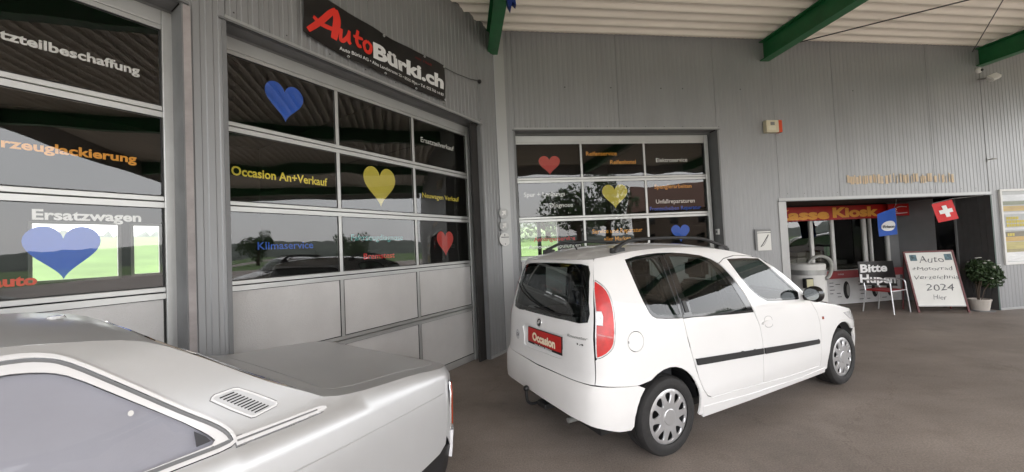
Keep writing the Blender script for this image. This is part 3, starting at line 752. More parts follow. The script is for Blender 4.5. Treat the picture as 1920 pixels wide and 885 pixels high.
# Kasse Kiosk sign
kk = thing('kiosk_sign', 'long red sign with orange letters reading Kasse Kiosk over the kiosk windows', 'sign', FB)
g = G(); n = 60; x0, x1 = 5.6, 9.15
pts = [(x0, 2.235), (x1, 2.235)] + [(x1 - (x1 - x0) * k / n, 1.935 - .012 * abs(math.sin(k * math.pi / 2 * .9))) for k in range(n + 1)]
g.prism(pts[::-1], BY - .16, BY - .13); g.out('sign_board', m_redsign, kk)
T('Kasse', 6.20, 7.60, 1.965, .215, BY - .165, m_orange, kk, bold=.05)
T('Kiosk', 7.69, 8.90, 1.985, .215, BY - .165, m_orange, kk, bold=.05)
s2 = thing('small_red_sign', 'small dark red shop sign with white scroll, right of the long kiosk sign', 'sign', FB)
G().box(9.02, 9.56, BY - .28, BY - .25, 1.955, 2.225, .006).out('sign_board', m_redsign, s2)
g = G()
for pts in ([(9.1, 2.07), (9.16, 2.13), (9.22, 2.10), (9.16, 2.06), (9.24, 2.04)], [(9.22, 2.14), (9.33, 2.16), (9.50, 2.15)], [(9.10, 2.02), (9.3, 2.01), (9.5, 2.02)]):
    g.add(*ribbon(pts, .014, '', None, None, lambda p: (p[0], BY - .284, p[2])))
g.out('scroll_mark', m_wtxt, s2)
# blue pennant
bf = thing('blue_pennant', 'blue pennant with a lettered white oval hanging at the end of the kiosk sign', 'flag', FB)
def flagmesh(c, name, m, parent, nx=10, nz=8, amp=.015):
    (x0, z0), (x1, z1), (x2, z2), (x3, z3), y = c   # TL TR BR BL
    fn = lambda a, b: ((x0 * (1 - a) + x1 * a) * (1 - b) + (x3 * (1 - a) + x2 * a) * b, y + amp * math.sin(a * 5 + b * 2), (z0 * (1 - a) + z1 * a) * (1 - b) + (z3 * (1 - a) + z2 * a) * b)
    vs = [fn(i / nx, j / nz) for j in range(nz + 1) for i in range(nx + 1)]
    fs = [(j * (nx + 1) + i, (j + 1) * (nx + 1) + i, (j + 1) * (nx + 1) + i + 1, j * (nx + 1) + i + 1) for j in range(nz) for i in range(nx)]
    o = obj(name, vs, fs, m, parent, smooth=True); return fn
f = flagmesh(((7.90, 1.97), (8.33, 2.10), (8.37, 1.545), (7.93, 1.515), .6), 'pennant_cloth', m_flagblue, bf)
def onflag(fn, pts, dy=-.004): return [(lambda q: (q[0], q[1] + dy, q[2]))(fn(a, b)) for a, b in pts]
el = [(.52 + .36 * math.cos(t), .62 + .2 * math.sin(t)) for t in [2 * math.pi * k / 28 for k in range(28)]]
obj('oval_mark', onflag(f, el), [tuple(range(28))], m_wtxt, bf)
T('Frisco', 8.00, 8.27, 1.685, .055, .60 - .022, m_ink, bf, bold=.04)
G().tube([(8.33, .6, 2.11), (8.37, .6, 2.16), (8.4, .6, KT + .06)], .006, 5).out('cord', m_tube, bf)
sf = thing('swiss_flag', 'red square flag with a white cross hanging askew in the kiosk opening', 'flag', FB)
f = flagmesh(((8.39, 2.095), (8.85, 2.175), (9.00, 1.805), (8.53, 1.74), .02), 'flag_cloth', m_flagred, sf, amp=.01)
cr = [(.40, .2), (.6, .2), (.6, .4), (.8, .4), (.8, .6), (.6, .6), (.6, .8), (.4, .8), (.4, .6), (.2, .6), (.2, .4), (.4, .4)]
P = onflag(f, cr, -.012); obj('white_cross', P, [(0, 11, 2, 1), (11, 8, 5, 2), (11, 10, 9, 8), (2, 5, 4, 3), (8, 7, 6, 5)], m_wtxt, sf)
G().tube([(8.40, .02, 2.11), (8.86, .02, 2.19), (9.58, .0, 2.235)], .007, 5).out('flag_pole', m_tube, sf)
# tyre advert panel
ta = thing('tyre_display_board', 'white board with tyre pictures and red top band below the kiosk windows', 'board', FB)
ty = BY - .10
G().box(7.45, 9.42, ty, ty + .02, .02, .60, .003).out('board', mat('board white', (.62, .61, .61), rough=.5, noise=.05), ta)
G().box(7.43, 9.45, ty - .05, ty + .03, .605, .77, .006).out('red_band', mat('dusky red band', (.42, .07, .08), rough=.4), ta)
T('TYRES', 7.72, 7.88, .68, .03, ty - .052, m_wtxt, ta, bold=.03)
for x in (7.98, 8.72, 9.12):
    g = G(); n = 28
    a1 = [(x + .085 * math.cos(t), .33 + .20 * math.sin(t)) for t in [2 * math.pi * k / n for k in range(n)]]
    a2 = [(x + .035 + .04 * math.cos(t), .33 + .135 * math.sin(t)) for t in [2 * math.pi * k / n for k in range(n)]]
    g.add([(p[0], ty - .003, p[1]) for p in a1], [tuple(range(n))[::-1]]); g.out('tyre_picture', m_rubber, ta)
    G().add([(p[0], ty - .006, p[1]) for p in a2], [tuple(range(n))[::-1]]).out('rim_picture', m_tube, ta)
g = G()
for x, z, w in ((7.55, .50, .1), (7.55, .42, .1), (7.55, .34, .12), (7.55, .26, .08), (7.70, .46, .12), (7.72, .26, .1), (7.74, .18, .1), (8.3, .50, .12), (8.3, .42, .1), (8.32, .3, .12), (8.34, .22, .1), (8.3, .1, .12), (8.5, .1, .08), (8.55, .36, .08), (8.9, .1, .12), (9.25, .45, .1)):
    g.box(x, x + w, ty - .004, ty - .001, z, z + .014)
g.out('print_line', m_ink, ta)
# vacuum station
vc = thing('vacuum_station', 'white cylindrical car vacuum station with a curved grey hose beside the kiosk windows', 'vacuum cleaner', FB)
G().lathe([(.0, .02), (.30, .02), (.30, .94), (.305, .96), (.305, 1.0), (.29, 1.02), (0, 1.03)], 40, 'Z', (6.52, .92, 0)).out('drum', m_whitepl, vc)
autosmooth(bpy.data.objects[vc.children[-1].name])
G().lathe([(.31, .80), (.316, .80), (.316, .90), (.31, .90)], 40, 'Z', (6.52, .92, 0)).out('band', m_tube, vc)
G().box(6.16, 6.34, .62, .70, .55, .75, .01).out('emblem_plate', m_black, vc)
G().box(6.18, 6.32, .614, .619, .57, .73).out('emblem_print', mat('emblem cream', (.5, .47, .3)), vc)
hp = curve([(6.50, .88, 1.00), (6.56, .84, 1.12), (6.68, .78, 1.17), (6.82, .74, 1.12), (6.88, .72, 1.00), (6.84, .70, .87), (6.74, .66, .77), (6.62, .62, .72)], 4)
autosmooth(G().tube(hp, .034, 10).out('hose', mat('hose grey', (.30, .30, .28), rough=.5), vc), 60)
# Bitte Hupen sign
bh = thing('honk_sign', 'black sign reading Bitte Hupen leaning above the red chair', 'sign', FB)
sy = .66
G().prism([(7.43, 1.02), (8.27, 1.00), (8.345, .47), (7.46, .545)][::-1], sy, sy + .012).out('sign_board', m_banner, bh)
T('Bitte', 7.475, 8.12, .80, .165, sy - .003, m_wtxt, bh, bold=.035, tilt=-.01)
T('Hupen', 7.455, 8.31, .60, .165, sy - .003, m_wtxt, bh, bold=.035, tilt=-.075)
# red chair
ch = thing('stacking_chair', 'red seated tubular metal chair in front of the tyre board', 'chair', frame(FB @ Vector((7.83, .50, 0)), (FB.to_3x3() @ Matrix.Rotation(R(12), 3, 'Z')) @ Vector((1, 0, 0)), (FB.to_3x3() @ Matrix.Rotation(R(12), 3, 'Z')) @ Vector((0, 1, 0))))
for s in (-1, 1):
    G().tube(curve([(s * .27, -.24, 0), (s * .255, -.21, .45), (s * .25, -.19, .62), (s * .25, -.10, .66), (s * .25, .10, .655), (s * .245, .20, .64)]), .012, 7).out('leg', m_hub, ch)
    G().tube([(s * .26, .26, 0), (s * .245, .20, .44), (s * .23, .25, .74)], .012, 7).out('leg', m_hub, ch)
G().tube(curve([(-.23, .25, .74), (-.15, .26, .78), (.15, .26, .78), (.23, .25, .74)]), .012, 7).out('back_frame', m_hub, ch)
G().tube([(-.245, -.20, .44), (.245, -.20, .44)], .011, 7).out('front_bar', m_hub, ch)
G().box(-.24, .24, -.20, .22, .425, .455, .012).out('seat', mat('red seat', (.30, .008, .01), rough=.5), ch)
G().box(-.21, .21, .245, .262, .55, .74, .008).out('backrest', mat('maroon back', (.10, .01, .012), rough=.6), ch)
# A-board
ab0 = FB @ Vector((8.20, .24, 0)); abd = (FB.to_3x3() @ Vector((.72, -.298, 0))); W = abd.length; abd.normalize(); abn = Vector((-abd.y, abd.x, 0))
lean = math.tan(R(9))
def shear_frame(o, d, n):
    m = frame(o, d, n); return m
ab = thing('pavement_sign', 'leaning white A-board with maroon frame and handwritten Auto Motorrad Verzeichnis text', 'sign', frame(ab0, abd, abn))
BW = .80
def Lb(p): return (p[0] - .05 * p[2], p[1] + p[2] * lean, p[2])
def outL(g, name, m): return obj(name, [Lb(v) for v in g.v], g.f, m, ab)
outL(G().box(.03, BW - .03, -.004, .006, .13, 1.16), 'board', m_paper)
for q in ((0, .03, -.014, .014, 0.0, 1.19), (BW - .03, BW, -.014, .014, 0, 1.19)): outL(G().box(*q, .003), 'frame_leg', m_mar)
outL(G().box(.03, BW - .03, -.014, .014, 1.16, 1.195, .003), 'frame_top', m_mar); outL(G().box(.03, BW - .03, -.010, .012, .115, .13), 'frame_bottom', m_tube)
G().tube([(.02, .42, 0), (.0, .25, 1.18)], .012, 6).out('rear_leg', m_mar, ab); G().tube([(BW, .42, 0), (BW - .06, .25, 1.18)], .012, 6).out('rear_leg', m_mar, ab)
for s, a, b, z, c in (('Auto', .22, .62, .965, .13), ('+Motorrad', .08, .72, .81, .075), ('Verzeichnis', .08, .78, .64, .08), ('2024', .22, .66, .42, .125), ('Hier', .30, .50, .25, .09)):
    T(s, a, b, z, c, -.007, mat('marker grey', (.10, .10, .11), rough=.6), ab, bold=-.006, fn=lambda p: Lb((p[0] + .006 * math.sin(p[2] * 43 + p[0] * 17), p[1], p[2] + .009 * math.sin(p[0] * 31 + p[2] * 11))), shear=.12)
for a in (.09, .64): 
    g = G(); g.box(a, a + .11, -.0075, -.0055, 1.00, 1.12); outL(g, 'small_picture', mat('picture print', (.06, .12, .15), rough=.5, noise=.8, nscale=20))
# plant in pot
pp = thing('potted_plant', 'bushy dark green potted plant with white flowers at the right end of the recess', 'plant', frame(FB @ Vector((9.32, .02, 0)), dirB, nB))
G().lathe([(0, .005), (.115, .005), (.145, .19), (.155, .195), (.155, .225), (.135, .225), (.13, .19), (0, .185)], 28, 'Z').out('pot', m_pot, pp)
G().lathe([(0, 0), (.19, 0), (.19, .012), (0, .012)], 24, 'Z').out('saucer', m_reveal, pp)
g = G()
for k in range(5):
    a = rnd.uniform(0, 6.28); g.tube([(.02 * math.cos(a), .02 * math.sin(a), .18), (.05 * math.cos(a) + .05, .05 * math.sin(a), .4), (.12 * math.cos(a) + .18, .12 * math.sin(a), .66)], .007, 5)
g.out('stem', m_bark, pp)
def leaves(g, n, fn, size, r):
    for _ in range(n):
        p = Vector(fn()); d = Vector((r.gauss(0, 1), r.gauss(0, 1), r.gauss(.3, .7))).normalized(); a = d.orthogonal().normalized()
        a.rotate(Matrix.Rotation(r.uniform(0, 6.28), 3, d)); b = d.cross(a); s = size * r.uniform(.6, 1.3)
        g.add([p - a * s, p + b * s * .4, p + a * s, p - b * s * .4], [(0, 1, 2, 3)])
def crownpt(r=rnd):
    while True:
        x, y, z = r.uniform(-1, 1), r.uniform(-1, 1), r.uniform(-1, 1)
        q = x * x + y * y + z * z
        if .25 < q < 1: return (x * .26 + .17, y * .24, .70 + z * .25 - .14 * x)
g = G(); leaves(g, 2200, crownpt, .034, rnd); o = g.out('foliage', m_leaf, pp); o['kind'] = 'stuff'
g = G()
for k in range(26):
    x, y, z = crownpt(); q = G().lathe([(0, .0), (.022, .008), (.025, .0), (0, -.006)], 7, 'Z', (x * 1.05, y * 1.05 - .02, z + .05)); g.add(q.v, q.f)
g.out('flower_heads', m_flower, pp)
# damp stain on forecourt near the white car's front wheel
def stain(name, x, y, rx, ry, z=.004, m=None):
    n = 26; ph = rnd.uniform(0, 6)
    pts = [(x + rx * math.cos(t) * (1 + .16 * math.sin(3 * t + ph)), y + ry * math.sin(t) * (1 + .2 * math.sin(2 * t + ph)), z) for t in [2 * math.pi * k / n for k in range(n)]]
    return struct(obj(name, pts, [tuple(range(n))], m))
m_oil = mat('oil stain', (.022, .019, .018), rough=.35, noise=.3)
stain('damp_patch', 3.62, 4.72, .20, .07, m=m_oil)

# ------------------------------------------------------------------ car surfaces
def smooth_tab(t, x):
    n = len(t)
    if x <= t[0][0]: return t[0][1]
    if x >= t[-1][0]: return t[-1][1]
    for i in range(n - 1):
        if x <= t[i + 1][0]: break
    def sl(j):
        if j <= 0: return (t[1][1] - t[0][1]) / (t[1][0] - t[0][0])
        if j >= n - 1: return (t[-1][1] - t[-2][1]) / (t[-1][0] - t[-2][0])
        a = (t[j][1] - t[j - 1][1]) / (t[j][0] - t[j - 1][0]); b = (t[j + 1][1] - t[j][1]) / (t[j + 1][0] - t[j][0])
        return 0. if a * b <= 0 else 2 * a * b / (a + b)
    h = t[i + 1][0] - t[i][0]; s = (x - t[i][0]) / h
    return (2 * s ** 3 - 3 * s * s + 1) * t[i][1] + (s ** 3 - 2 * s * s + s) * h * sl(i) + (-2 * s ** 3 + 3 * s * s) * t[i + 1][1] + (s ** 3 - s * s) * h * sl(i + 1)
def inpoly(p, poly):
    x, y = p; c = False; j = len(poly) - 1
    for i in range(len(poly)):
        a, b = poly[i], poly[j]
        if (a[1] > y) != (b[1] > y) and x < (b[0] - a[0]) * (y - a[1]) / (b[1] - a[1]) + a[0]: c = not c
        j = i
    return c
def inset(poly, d):
    """moves a loop inward by d (outward if negative)"""
    n = len(poly); A = sum(poly[i][0] * poly[(i + 1) % n][1] - poly[(i + 1) % n][0] * poly[i][1] for i in range(n))
    s = 1 if A > 0 else -1; out = []
    for i in range(n):
        p, q, r = Vector(poly[i - 1]), Vector(poly[i]), Vector(poly[(i + 1) % n])
        a = (q - p); b = (r - q)
        if a.length < 1e-6 or b.length < 1e-6: out.append(tuple(q)); continue
        a.normalize(); b.normalize()
        n1 = Vector((-a.y, a.x)) * s; n2 = Vector((-b.y, b.x)) * s; m = n1 + n2
        if m.length < .3: m = n1
        m.normalize(); k = d / max(.45, m.dot(n1)); out.append((q.x + m.x * k, q.y + m.y * k))
    return out
def round_loop(poly, sub=4):
    """closed catmull-rom through the points"""
    n = len(poly); P = []
    for i in range(n):
        p0, p1, p2, p3 = (Vector(poly[(i + k - 1) % n]) for k in range(4))
        for k in range(sub):
            t = k / sub; P.append(tuple(.5 * ((2 * p1) + (p2 - p0) * t + (2 * p0 - 5 * p1 + 4 * p2 - p3) * t * t + (3 * p1 - p0 - 3 * p2 + p3) * t ** 3)))
    return P
def dens(poly, step):
    out = []
    n = len(poly)
    for i in range(n):
        a, b = poly[i], poly[(i + 1) % n]; L = math.hypot(b[0] - a[0], b[1] - a[1]); k = max(1, int(math.ceil(L / step)))
        for j in range(k): out.append((a[0] + (b[0] - a[0]) * j / k, a[1] + (b[1] - a[1]) * j / k))
    return out
class Car:
    def __init__(s, plan, WZ, LZ, FZ, zt, crown, bulge, xr=.3, xrl=1.0, xf=2.2, xfl=1.2):
        s.PU = [0]
        for a, b in zip(plan, plan[1:]): s.PU.append(s.PU[-1] + math.hypot(b[0] - a[0], b[1] - a[1]))
        s.TX = [(u, p[0]) for u, p in zip(s.PU, plan)]; s.TY = [(u, p[1]) for u, p in zip(s.PU, plan)]
        s.UM = s.PU[-1]; s.WZ, s.LZ, s.FZ, s.ZT, s.CR, s.BU = WZ, LZ, FZ, zt, crown, bulge; s.p = (xr, xrl, xf, xfl)
    def wall(s, u, z):
        xr, xrl, xf, xfl = s.p
        sg = 1
        if u < 0: u = -u; sg = -1
        x = smooth_tab(s.TX, u); y = smooth_tab(s.TY, u)
        r = max(0, min(1, (xr - x) / xrl)); r = r * r * (3 - 2 * r)
        f = max(0, min(1, (x - xf) / xfl)); f = f * f * (3 - 2 * f)
        x += smooth_tab(s.LZ, z) * r + smooth_tab(s.FZ, z) * f
        return (x, sg * y * smooth_tab(s.WZ, z), z)
    def zt(s, u): return smooth_tab(s.ZT, abs(u))
    def top(s, u, t):
        e = s.wall(abs(u), s.zt(u)); k = 1 - t * t; k2 = 1 - abs(t) ** 2.6
        return (e[0] + smooth_tab(s.BU, u) * k, e[1] * t, e[2] + smooth_tab(s.CR, u) * k2)
    def wz(s, x): # x position -> u on the side
        lo, hi = .7, s.UM - .5
        for _ in range(30):
            m = (lo + hi) / 2
            if smooth_tab(s.TX, m) < x: lo = m
            else: hi = m
        return (lo + hi) / 2
def nrm(fn, a, b, flip):
    e = 2e-3; P = Vector(fn(a, b)); A = Vector(fn(a + e, b)) - Vector(fn(a - e, b)); B = Vector(fn(a, b + e)) - Vector(fn(a, b - e))
    n = A.cross(B)
    if n.length < 1e-12: n = Vector((0, 0, 1))
    n.normalize()
    if flip is None or flip is True: return -n if n.dot(P - BODY_C) < 0 else n
    return -n if flip == 'neg' else n
BODY_C = Vector((1.2, 0, .7))
def region(name, fn, outer, holes, m, parent, step=.05, off=0, skirt=.016, gap=.0035, flip=True, hskirt=None, amap=None):
    """panel on a surface fn(a,b) bounded by a loop with holes, with a turned-in edge"""
    if gap: outer = inset(outer, gap); holes = [inset(h, -gap) for h in holes]
    loops = [dens(outer, step)] + [dens(h, step) for h in holes]
    pts = []; edges = []
    for L in loops:
        k = len(pts); pts += L; edges += [(k + i, k + (i + 1) % len(L)) for i in range(len(L))]
    x0 = min(p[0] for p in outer); x1 = max(p[0] for p in outer); y0 = min(p[1] for p in outer); y1 = max(p[1] for p in outer)
    nb = len(pts); bd = pts[:]
    import itertools
    cell = {}
    for p in bd: cell.setdefault((int(p[0] // step), int(p[1] // step)), []).append(p)
    nx = int((x1 - x0) / step) + 1; ny = int((y1 - y0) / step) + 1
    for i in range(nx):
        for j in range(ny):
            p = (x0 + (i + .5) * step, y0 + (j + .5) * step)
            c = (int(p[0] // step), int(p[1] // step)); near = False
            for dx in (-1, 0, 1):
                for dy in (-1, 0, 1):
                    for q in cell.get((c[0] + dx, c[1] + dy), ()):
                        if (q[0] - p[0]) ** 2 + (q[1] - p[1]) ** 2 < (step * .55) ** 2: near = True
            if near or not inpoly(p, outer) or any(inpoly(p, h) for h in holes): continue
            pts.append(p)
    r = delaunay_2d_cdt([Vector(p) for p in pts], edges, [], 0, 1e-5)
    V2 = [tuple(v) for v in r[0]]; F = []
    for f in r[2]:
        c = (sum(V2[i][0] for i in f) / len(f), sum(V2[i][1] for i in f) / len(f))
        if inpoly(c, outer) and not any(inpoly(c, h) for h in holes): F.append(tuple(f))
    N = [nrm(fn, a, b, flip) for a, b in V2]; V = [Vector(fn(a, b)) + n * off for (a, b), n in zip(V2, N)]
    # orient faces with the normals
    F = [f if (V[f[1]] - V[f[0]]).cross(V[f[2]] - V[f[0]]).dot(N[f[0]]) > 0 else f[::-1] for f in F]
    if skirt:
        ec = {}
        for f in F:
            for i in range(len(f)):
                e = (f[i], f[(i + 1) % len(f)]); ec[e] = 1
        bed = [e for e in ec if (e[1], e[0]) not in ec]
        VV = V[:]; NN = N[:]
        for a, b in bed:
            k = len(VV); d = (V[b] - V[a]); n = d.cross(N[a]); n = n.normalized() if n.length > 1e-9 else N[a]
            VV += [V[a], V[b], V[b] - N[b] * skirt - n * .003, V[a] - N[a] * skirt - n * .003]; NN += [(N[a] + n * .8).normalized(), (N[b] + n * .8).normalized(), n, n]
            F.append((k + 1, k, k + 3, k + 2))
        V, N = VV, NN
    return obj(name, V, F, m, parent, normals=[tuple(n) for n in N])
mir = lambda poly: [(-a, b) for a, b in poly][::-1]
def arch(uc, zc, r, n=18, z0=.2, rx=None):
    """wheel arch as an open arc, from rear foot to front foot"""
    rx = rx or r
    a0 = math.asin((zc - z0) / r) if z0 < zc else 0
    return [(uc - rx * math.cos(t), zc + r * math.sin(t)) for t in [-a0 + (math.pi + 2 * a0) * k / n for k in range(n + 1)]]
def wheel(parent, x, y, side, R0, W, rimr, hub_fn, z=None):
    """side +1: outer face towards +y"""
    z = z or R0
    prof = [(rimr, .5), (rimr + .012, .53), (R0 - .05, .56), (R0 - .018, .50), (R0 - .004, .40), (R0, .30)]
    for g_ in (.22, .02, -.22): prof += [(R0, g_ + .035), (R0 - .008, g_ + .02), (R0 - .008, g_ - .02), (R0, g_ - .035)]
    prof += [(R0, -.30), (R0 - .004, -.40), (R0 - .018, -.50), (R0 - .05, -.56), (rimr, -.5)]
    prof = [(r, h * W) for r, h in prof]
    w = G().lathe([(r, side * h) for r, h in prof], 72, 'Y', (x, y - side * W / 2, z)).out('wheel', m_rubber, parent)
    autosmooth(w, 30)
    bm_ = bmesh.new(); bm_.from_mesh(w.data); bmesh.ops.recalc_face_normals(bm_, faces=bm_.faces); bm_.to_mesh(w.data); bm_.free()
    yo = y + side * .006
    G().lathe([(rimr + .004, -.02 * side), (rimr - .02, -.06 * side), (rimr - .04, -.12 * side), (.0, -.13 * side)], 48, 'Y', (x, y, z)).out('wheel_well_rim', m_black, w)
    hub_fn(w, x, y, z, side, rimr)
    return w
def hubcap10(w, x, y, z, side, rr):
    def fn(a, b):
        r = math.hypot(a, b); k = r / rr
        h = -.010 + .012 * math.sin(min(1, k) * math.pi * .9) - .006 * (k > .93) * (k - .93) * 10
        if r < .062: h += .006 * max(0, 1 - (r / .062) ** 4)
        return (x + a * 1, y + side * (h + .004), z + b)
    n = 60; outer = [(rr * math.cos(2 * math.pi * k / n), rr * math.sin(2 * math.pi * k / n)) for k in range(n)]
    holes = []
    for k in range(10):
        c = 2 * math.pi * (k + .5) / 10; P = []
        for rad, da in ((.104, 0), (.114, .10), (.146, .185), (.174, .175), (.182, 0), (.174, -.175), (.146, -.185), (.114, -.10)):
            P.append((rad * rr / .205 * math.cos(c + da), rad * rr / .205 * math.sin(c + da)))
        holes.append(round_loop(P, 2))
    region('hubcap', fn, outer, holes, m_hub, w, step=.02, skirt=.018, gap=0, flip='pos' if side < 0 else 'neg')
    G().lathe([(.058, .002 * side), (.060, .007 * side), (.055, .010 * side), (.0, .012 * side)], 32, 'Y', (x, y, z)).out('hub_cap_centre', m_hub, w)
    autosmooth(w.children[-1])
def steelcap(w, x, y, z, side, rr):
    G().lathe([(rr, -.01 * side), (rr - .03, -.02 * side), (rr * .6, .0), (rr * .55, .02 * side), (0, .035 * side)], 40, 'Y', (x, y, z)).out('hubcap', m_chrome, w)
    autosmooth(w.children[-1])
def car_frame(x, y, heading):
    a = R(heading); fx, fy = math.sin(a), math.cos(a)
    m = Matrix.Identity(4)
    # local x forward, local y = left-handed flip avoided: y stored as right side positive -> use -right as left; keep right positive through a reflected builder
    for i, v in enumerate(((fx, fy, 0), (-fy, fx, 0), (0, 0, 1))):
        for j in range(3): m[j][i] = v[j]
    m[0][3] = x; m[1][3] = y
    return m

# ------------------------------------------------------------------ white compact car
def white_car():
    PLAN = [(-.715, 0), (-.714, .15), (-.711, .30), (-.705, .45), (-.69, .57), (-.655, .675), (-.585, .745), (-.45, .795), (-.2, .82), (0.1, .835), (.6, .84), (1.2, .84), (1.8, .84), (2.3, .835), (2.65, .825), (2.9, .80), (3.1, .745), (3.25, .65), (3.36, .50), (3.43, .33), (3.46, .16), (3.467, 0)]
    WZ = [(.15, .93), (.30, .975), (.45, 1.0), (.62, 1.0), (.80, .99), (.95, .975), (1.05, .955), (1.25, .885), (1.45, .80), (1.53, .755), (1.56, .72), (1.60, .66)]
    LZ = [(.15, .06), (.28, .01), (.40, 0), (.56, .005), (.615, .03), (.68, .045), (.95, .06), (1.1, .09), (1.3, .135), (1.48, .19), (1.53, .215), (1.56, .25)]
    FZ = [(.15, -.05), (.3, 0), (.6, 0), (.8, -.10), (.95, -.25), (1.2, -.7), (1.5, -1.4)]
    ZT = [(0, 1.515), (.6, 1.52), (.75, 1.53), (.95, 1.555), (1.3, 1.575), (1.7, 1.582), (2.1, 1.568), (2.4, 1.53), (2.65, 1.48), (2.87, 1.42), (3.11, 1.27), (3.30, 1.11), (3.44, .985), (3.6, .93), (4.0, .86), (4.3, .80), (4.7, .74), (5.3, .72)]
    CR = [(0, 0), (.6, .0), (.8, .02), (1.1, .045), (1.6, .055), (2.4, .055), (2.9, .06), (3.4, .05), (3.7, .07), (4.4, .06), (4.9, .02), (5.3, 0)]
    BU = [(0, 0), (.7, .0), (1.2, 0), (2.3, .02), (2.8, .13), (3.2, .25), (3.45, .30), (3.8, .20), (4.4, .12), (4.9, .03), (5.3, 0)]
    c = Car(PLAN, WZ, LZ, FZ, ZT, CR, BU)
    cx, cy, ca = .778, 3.608, 63.48
    m = car_frame(cx, cy, ca)
    t = thing('parked_car', 'white compact high-roofed car with a red Occasion plate standing before the rear door', 'car', m)
    # the builder counts y to the right, the frame to the left
    W = lambda u, z: (lambda p: (p[0], -p[1], p[2]))(c.wall(u, z))
    TP = lambda u, q: (lambda p: (p[0], -p[1], p[2]))(c.top(u, q))
    UA, UF = 1.369, 4.029
    ARX = lambda uc, n=18: arch(uc, .305, .375, n, z0=.235, rx=.345)
    ra = ARX(UA); fa = ARX(UF); fa = [(a, b if b > .24 else .24) for a, b in fa]
    glazing = [(1.044, 1.509), (1.21, 1.53), (1.392, 1.541), (1.56, 1.545), (1.718, 1.54), (1.872, 1.525), (2.03, 1.50), (2.156, 1.458), (2.232, 1.412), (2.289, 1.353), (2.343, 1.283), (2.423, 1.14), (2.488, 0.968), (2.185, 0.985), (1.935, 1.003), (1.659, 1.022), (1.58, 1.025), (1.414, 1.038), (1.287, 1.055), (1.249, 1.071), (1.223, 1.097), (1.19, 1.163), (1.158, 1.237), (1.1, 1.385)]
    lamp = round_loop([(0.712, 1.355), (0.764, 1.345), (0.825, 1.290), (0.859, 1.201), (0.869, 1.09), (0.867, 0.96), (0.843, 0.884), (0.785, 0.836), (0.722, 0.812), (0.712, .85), (.714, .95), (.716, 1.15)], 3)
    lred = inset(lamp, .013)
    fwin = [(2.375, 1.445), (2.612, 1.440), (2.842, 1.425), (2.969, 1.325), (3.111, 1.197), (3.259, 1.065), (3.245, 1.005), (2.966, 1.022), (2.722, 1.040), (2.615, 1.092), (2.53, 1.168), (2.452, 1.29)]
    fdoor = [(2.33, 1.455), (2.50, 1.475), (2.70, 1.46), (2.862, 1.432), (2.985, 1.345), (3.13, 1.222), (3.29, 1.085), (3.441, .955), (3.52, .85), (3.548, .75), (3.548, .62), (3.535, .45), (3.535, .30), (2.95, .305), (2.551, .325), (2.540, .445), (2.556, .682), (2.545, .83), (2.498, .96), (2.43, 1.14), (2.350, 1.285), (2.297, 1.358), (2.24, 1.418)]
    rdoor = [(1.585, 1.021), (1.6, 0.873), (1.637, 0.702), (1.687, 0.542), (1.735, 0.441), (1.79, 0.375), (1.85, .352), (2.099, 0.346), (2.551, 0.325), (2.540, .445), (2.556, .682), (2.545, .83), (2.488, 0.968), (2.185, 0.985), (1.935, 1.003), (1.70, 1.018)]
    btop = [(0, .612), (.279, .620), (.60, .625), (.72, .622), (.90, .612), (1.02, .600)]
    # where the bumper's top line meets the arch
    arr = [p for p in ra if p[0] < 1.2 and p[1] < .60 and p[1] > .27]; arr_up = [p for p in ra if not (p[0] < 1.2 and p[1] < .60)]
    bend = (1.065, .598)
    bb = [(1.0, .285), (.90, .292), (.774, .325), (.624, .355), (.4, .365), (0, .37)]
    lowr = [p for p in arr][::-1]
    bumper = [(-a, b) for a, b in btop[::-1]] 
    bumper = [(-bend[0], bend[1])] + bumper + btop[1:] + [bend] + lowr + bb + [(-a, b) for a, b in bb[::-1]][1:] + [(-a, b) for a, b in lowr[::-1]]
    # de-dup
    q = [bumper[0]]
    for p in bumper[1:]:
        if abs(p[0] - q[-1][0]) + abs(p[1] - q[-1][1]) > .004: q.append(p)
    region('rear_bumper', W, q, [], m_bumper, t, step=.05, off=.004, skirt=.03, gap=.002)
    # tailgate
    tg = [(-.655, 1.521), (-.3, 1.5165), (0, 1.515), (.3, 1.5165), (.714, 1.524), (.714, 1.36), (.708, 1.15), (.702, .95), (.704, .80), (.706, .627), (.30, .624), (0, .617), (-.30, .624), (-.65, .627), (-.65, .80), (-.648, 1.0), (-.65, 1.3)]
    rg = round_loop([(-.585, 1.462), (-.30, 1.488), (0.1, 1.494), (.45, 1.490), (.668, 1.474), (.676, 1.35), (.668, 1.20), (.655, 1.062), (.45, 1.052), (.1, 1.048), (-.25, 1.046), (-.55, 1.05), (-.585, 1.18), (-.59, 1.33)], 2)
    rec = round_loop([(-.275, .915), (.06, .922), (.392, .925), (.385, .83), (.370, .745), (.06, .732), (-.25, .725), (-.268, .82)], 3)
    region('tailgate', W, tg, [rg, rec], m_white, t, step=.05, gap=.0012)
    region('plate_recess', W, inset(rec, -.004), [], m_white, t, step=.05, off=-.016, skirt=0, gap=0)
    region('rear_window', W, rg, [], m_carglass, t, step=.06, off=-.001, skirt=0)
    fr_in = [(-.535, 1.43), (-.2, 1.455), (.25, 1.46), (.60, 1.445), (.615, 1.3), (.60, 1.10), (.25, 1.088), (-.2, 1.085), (-.515, 1.09), (-.53, 1.2)]
    region('window_surround', W, inset(rg, .004), [round_loop(fr_in, 2)], m_gloss, t, step=.06, off=-.005, skirt=0, gap=0)
    # plate
    pw = [(-.186, .905), (.355, .912), (.350, .797), (-.19, .790)]
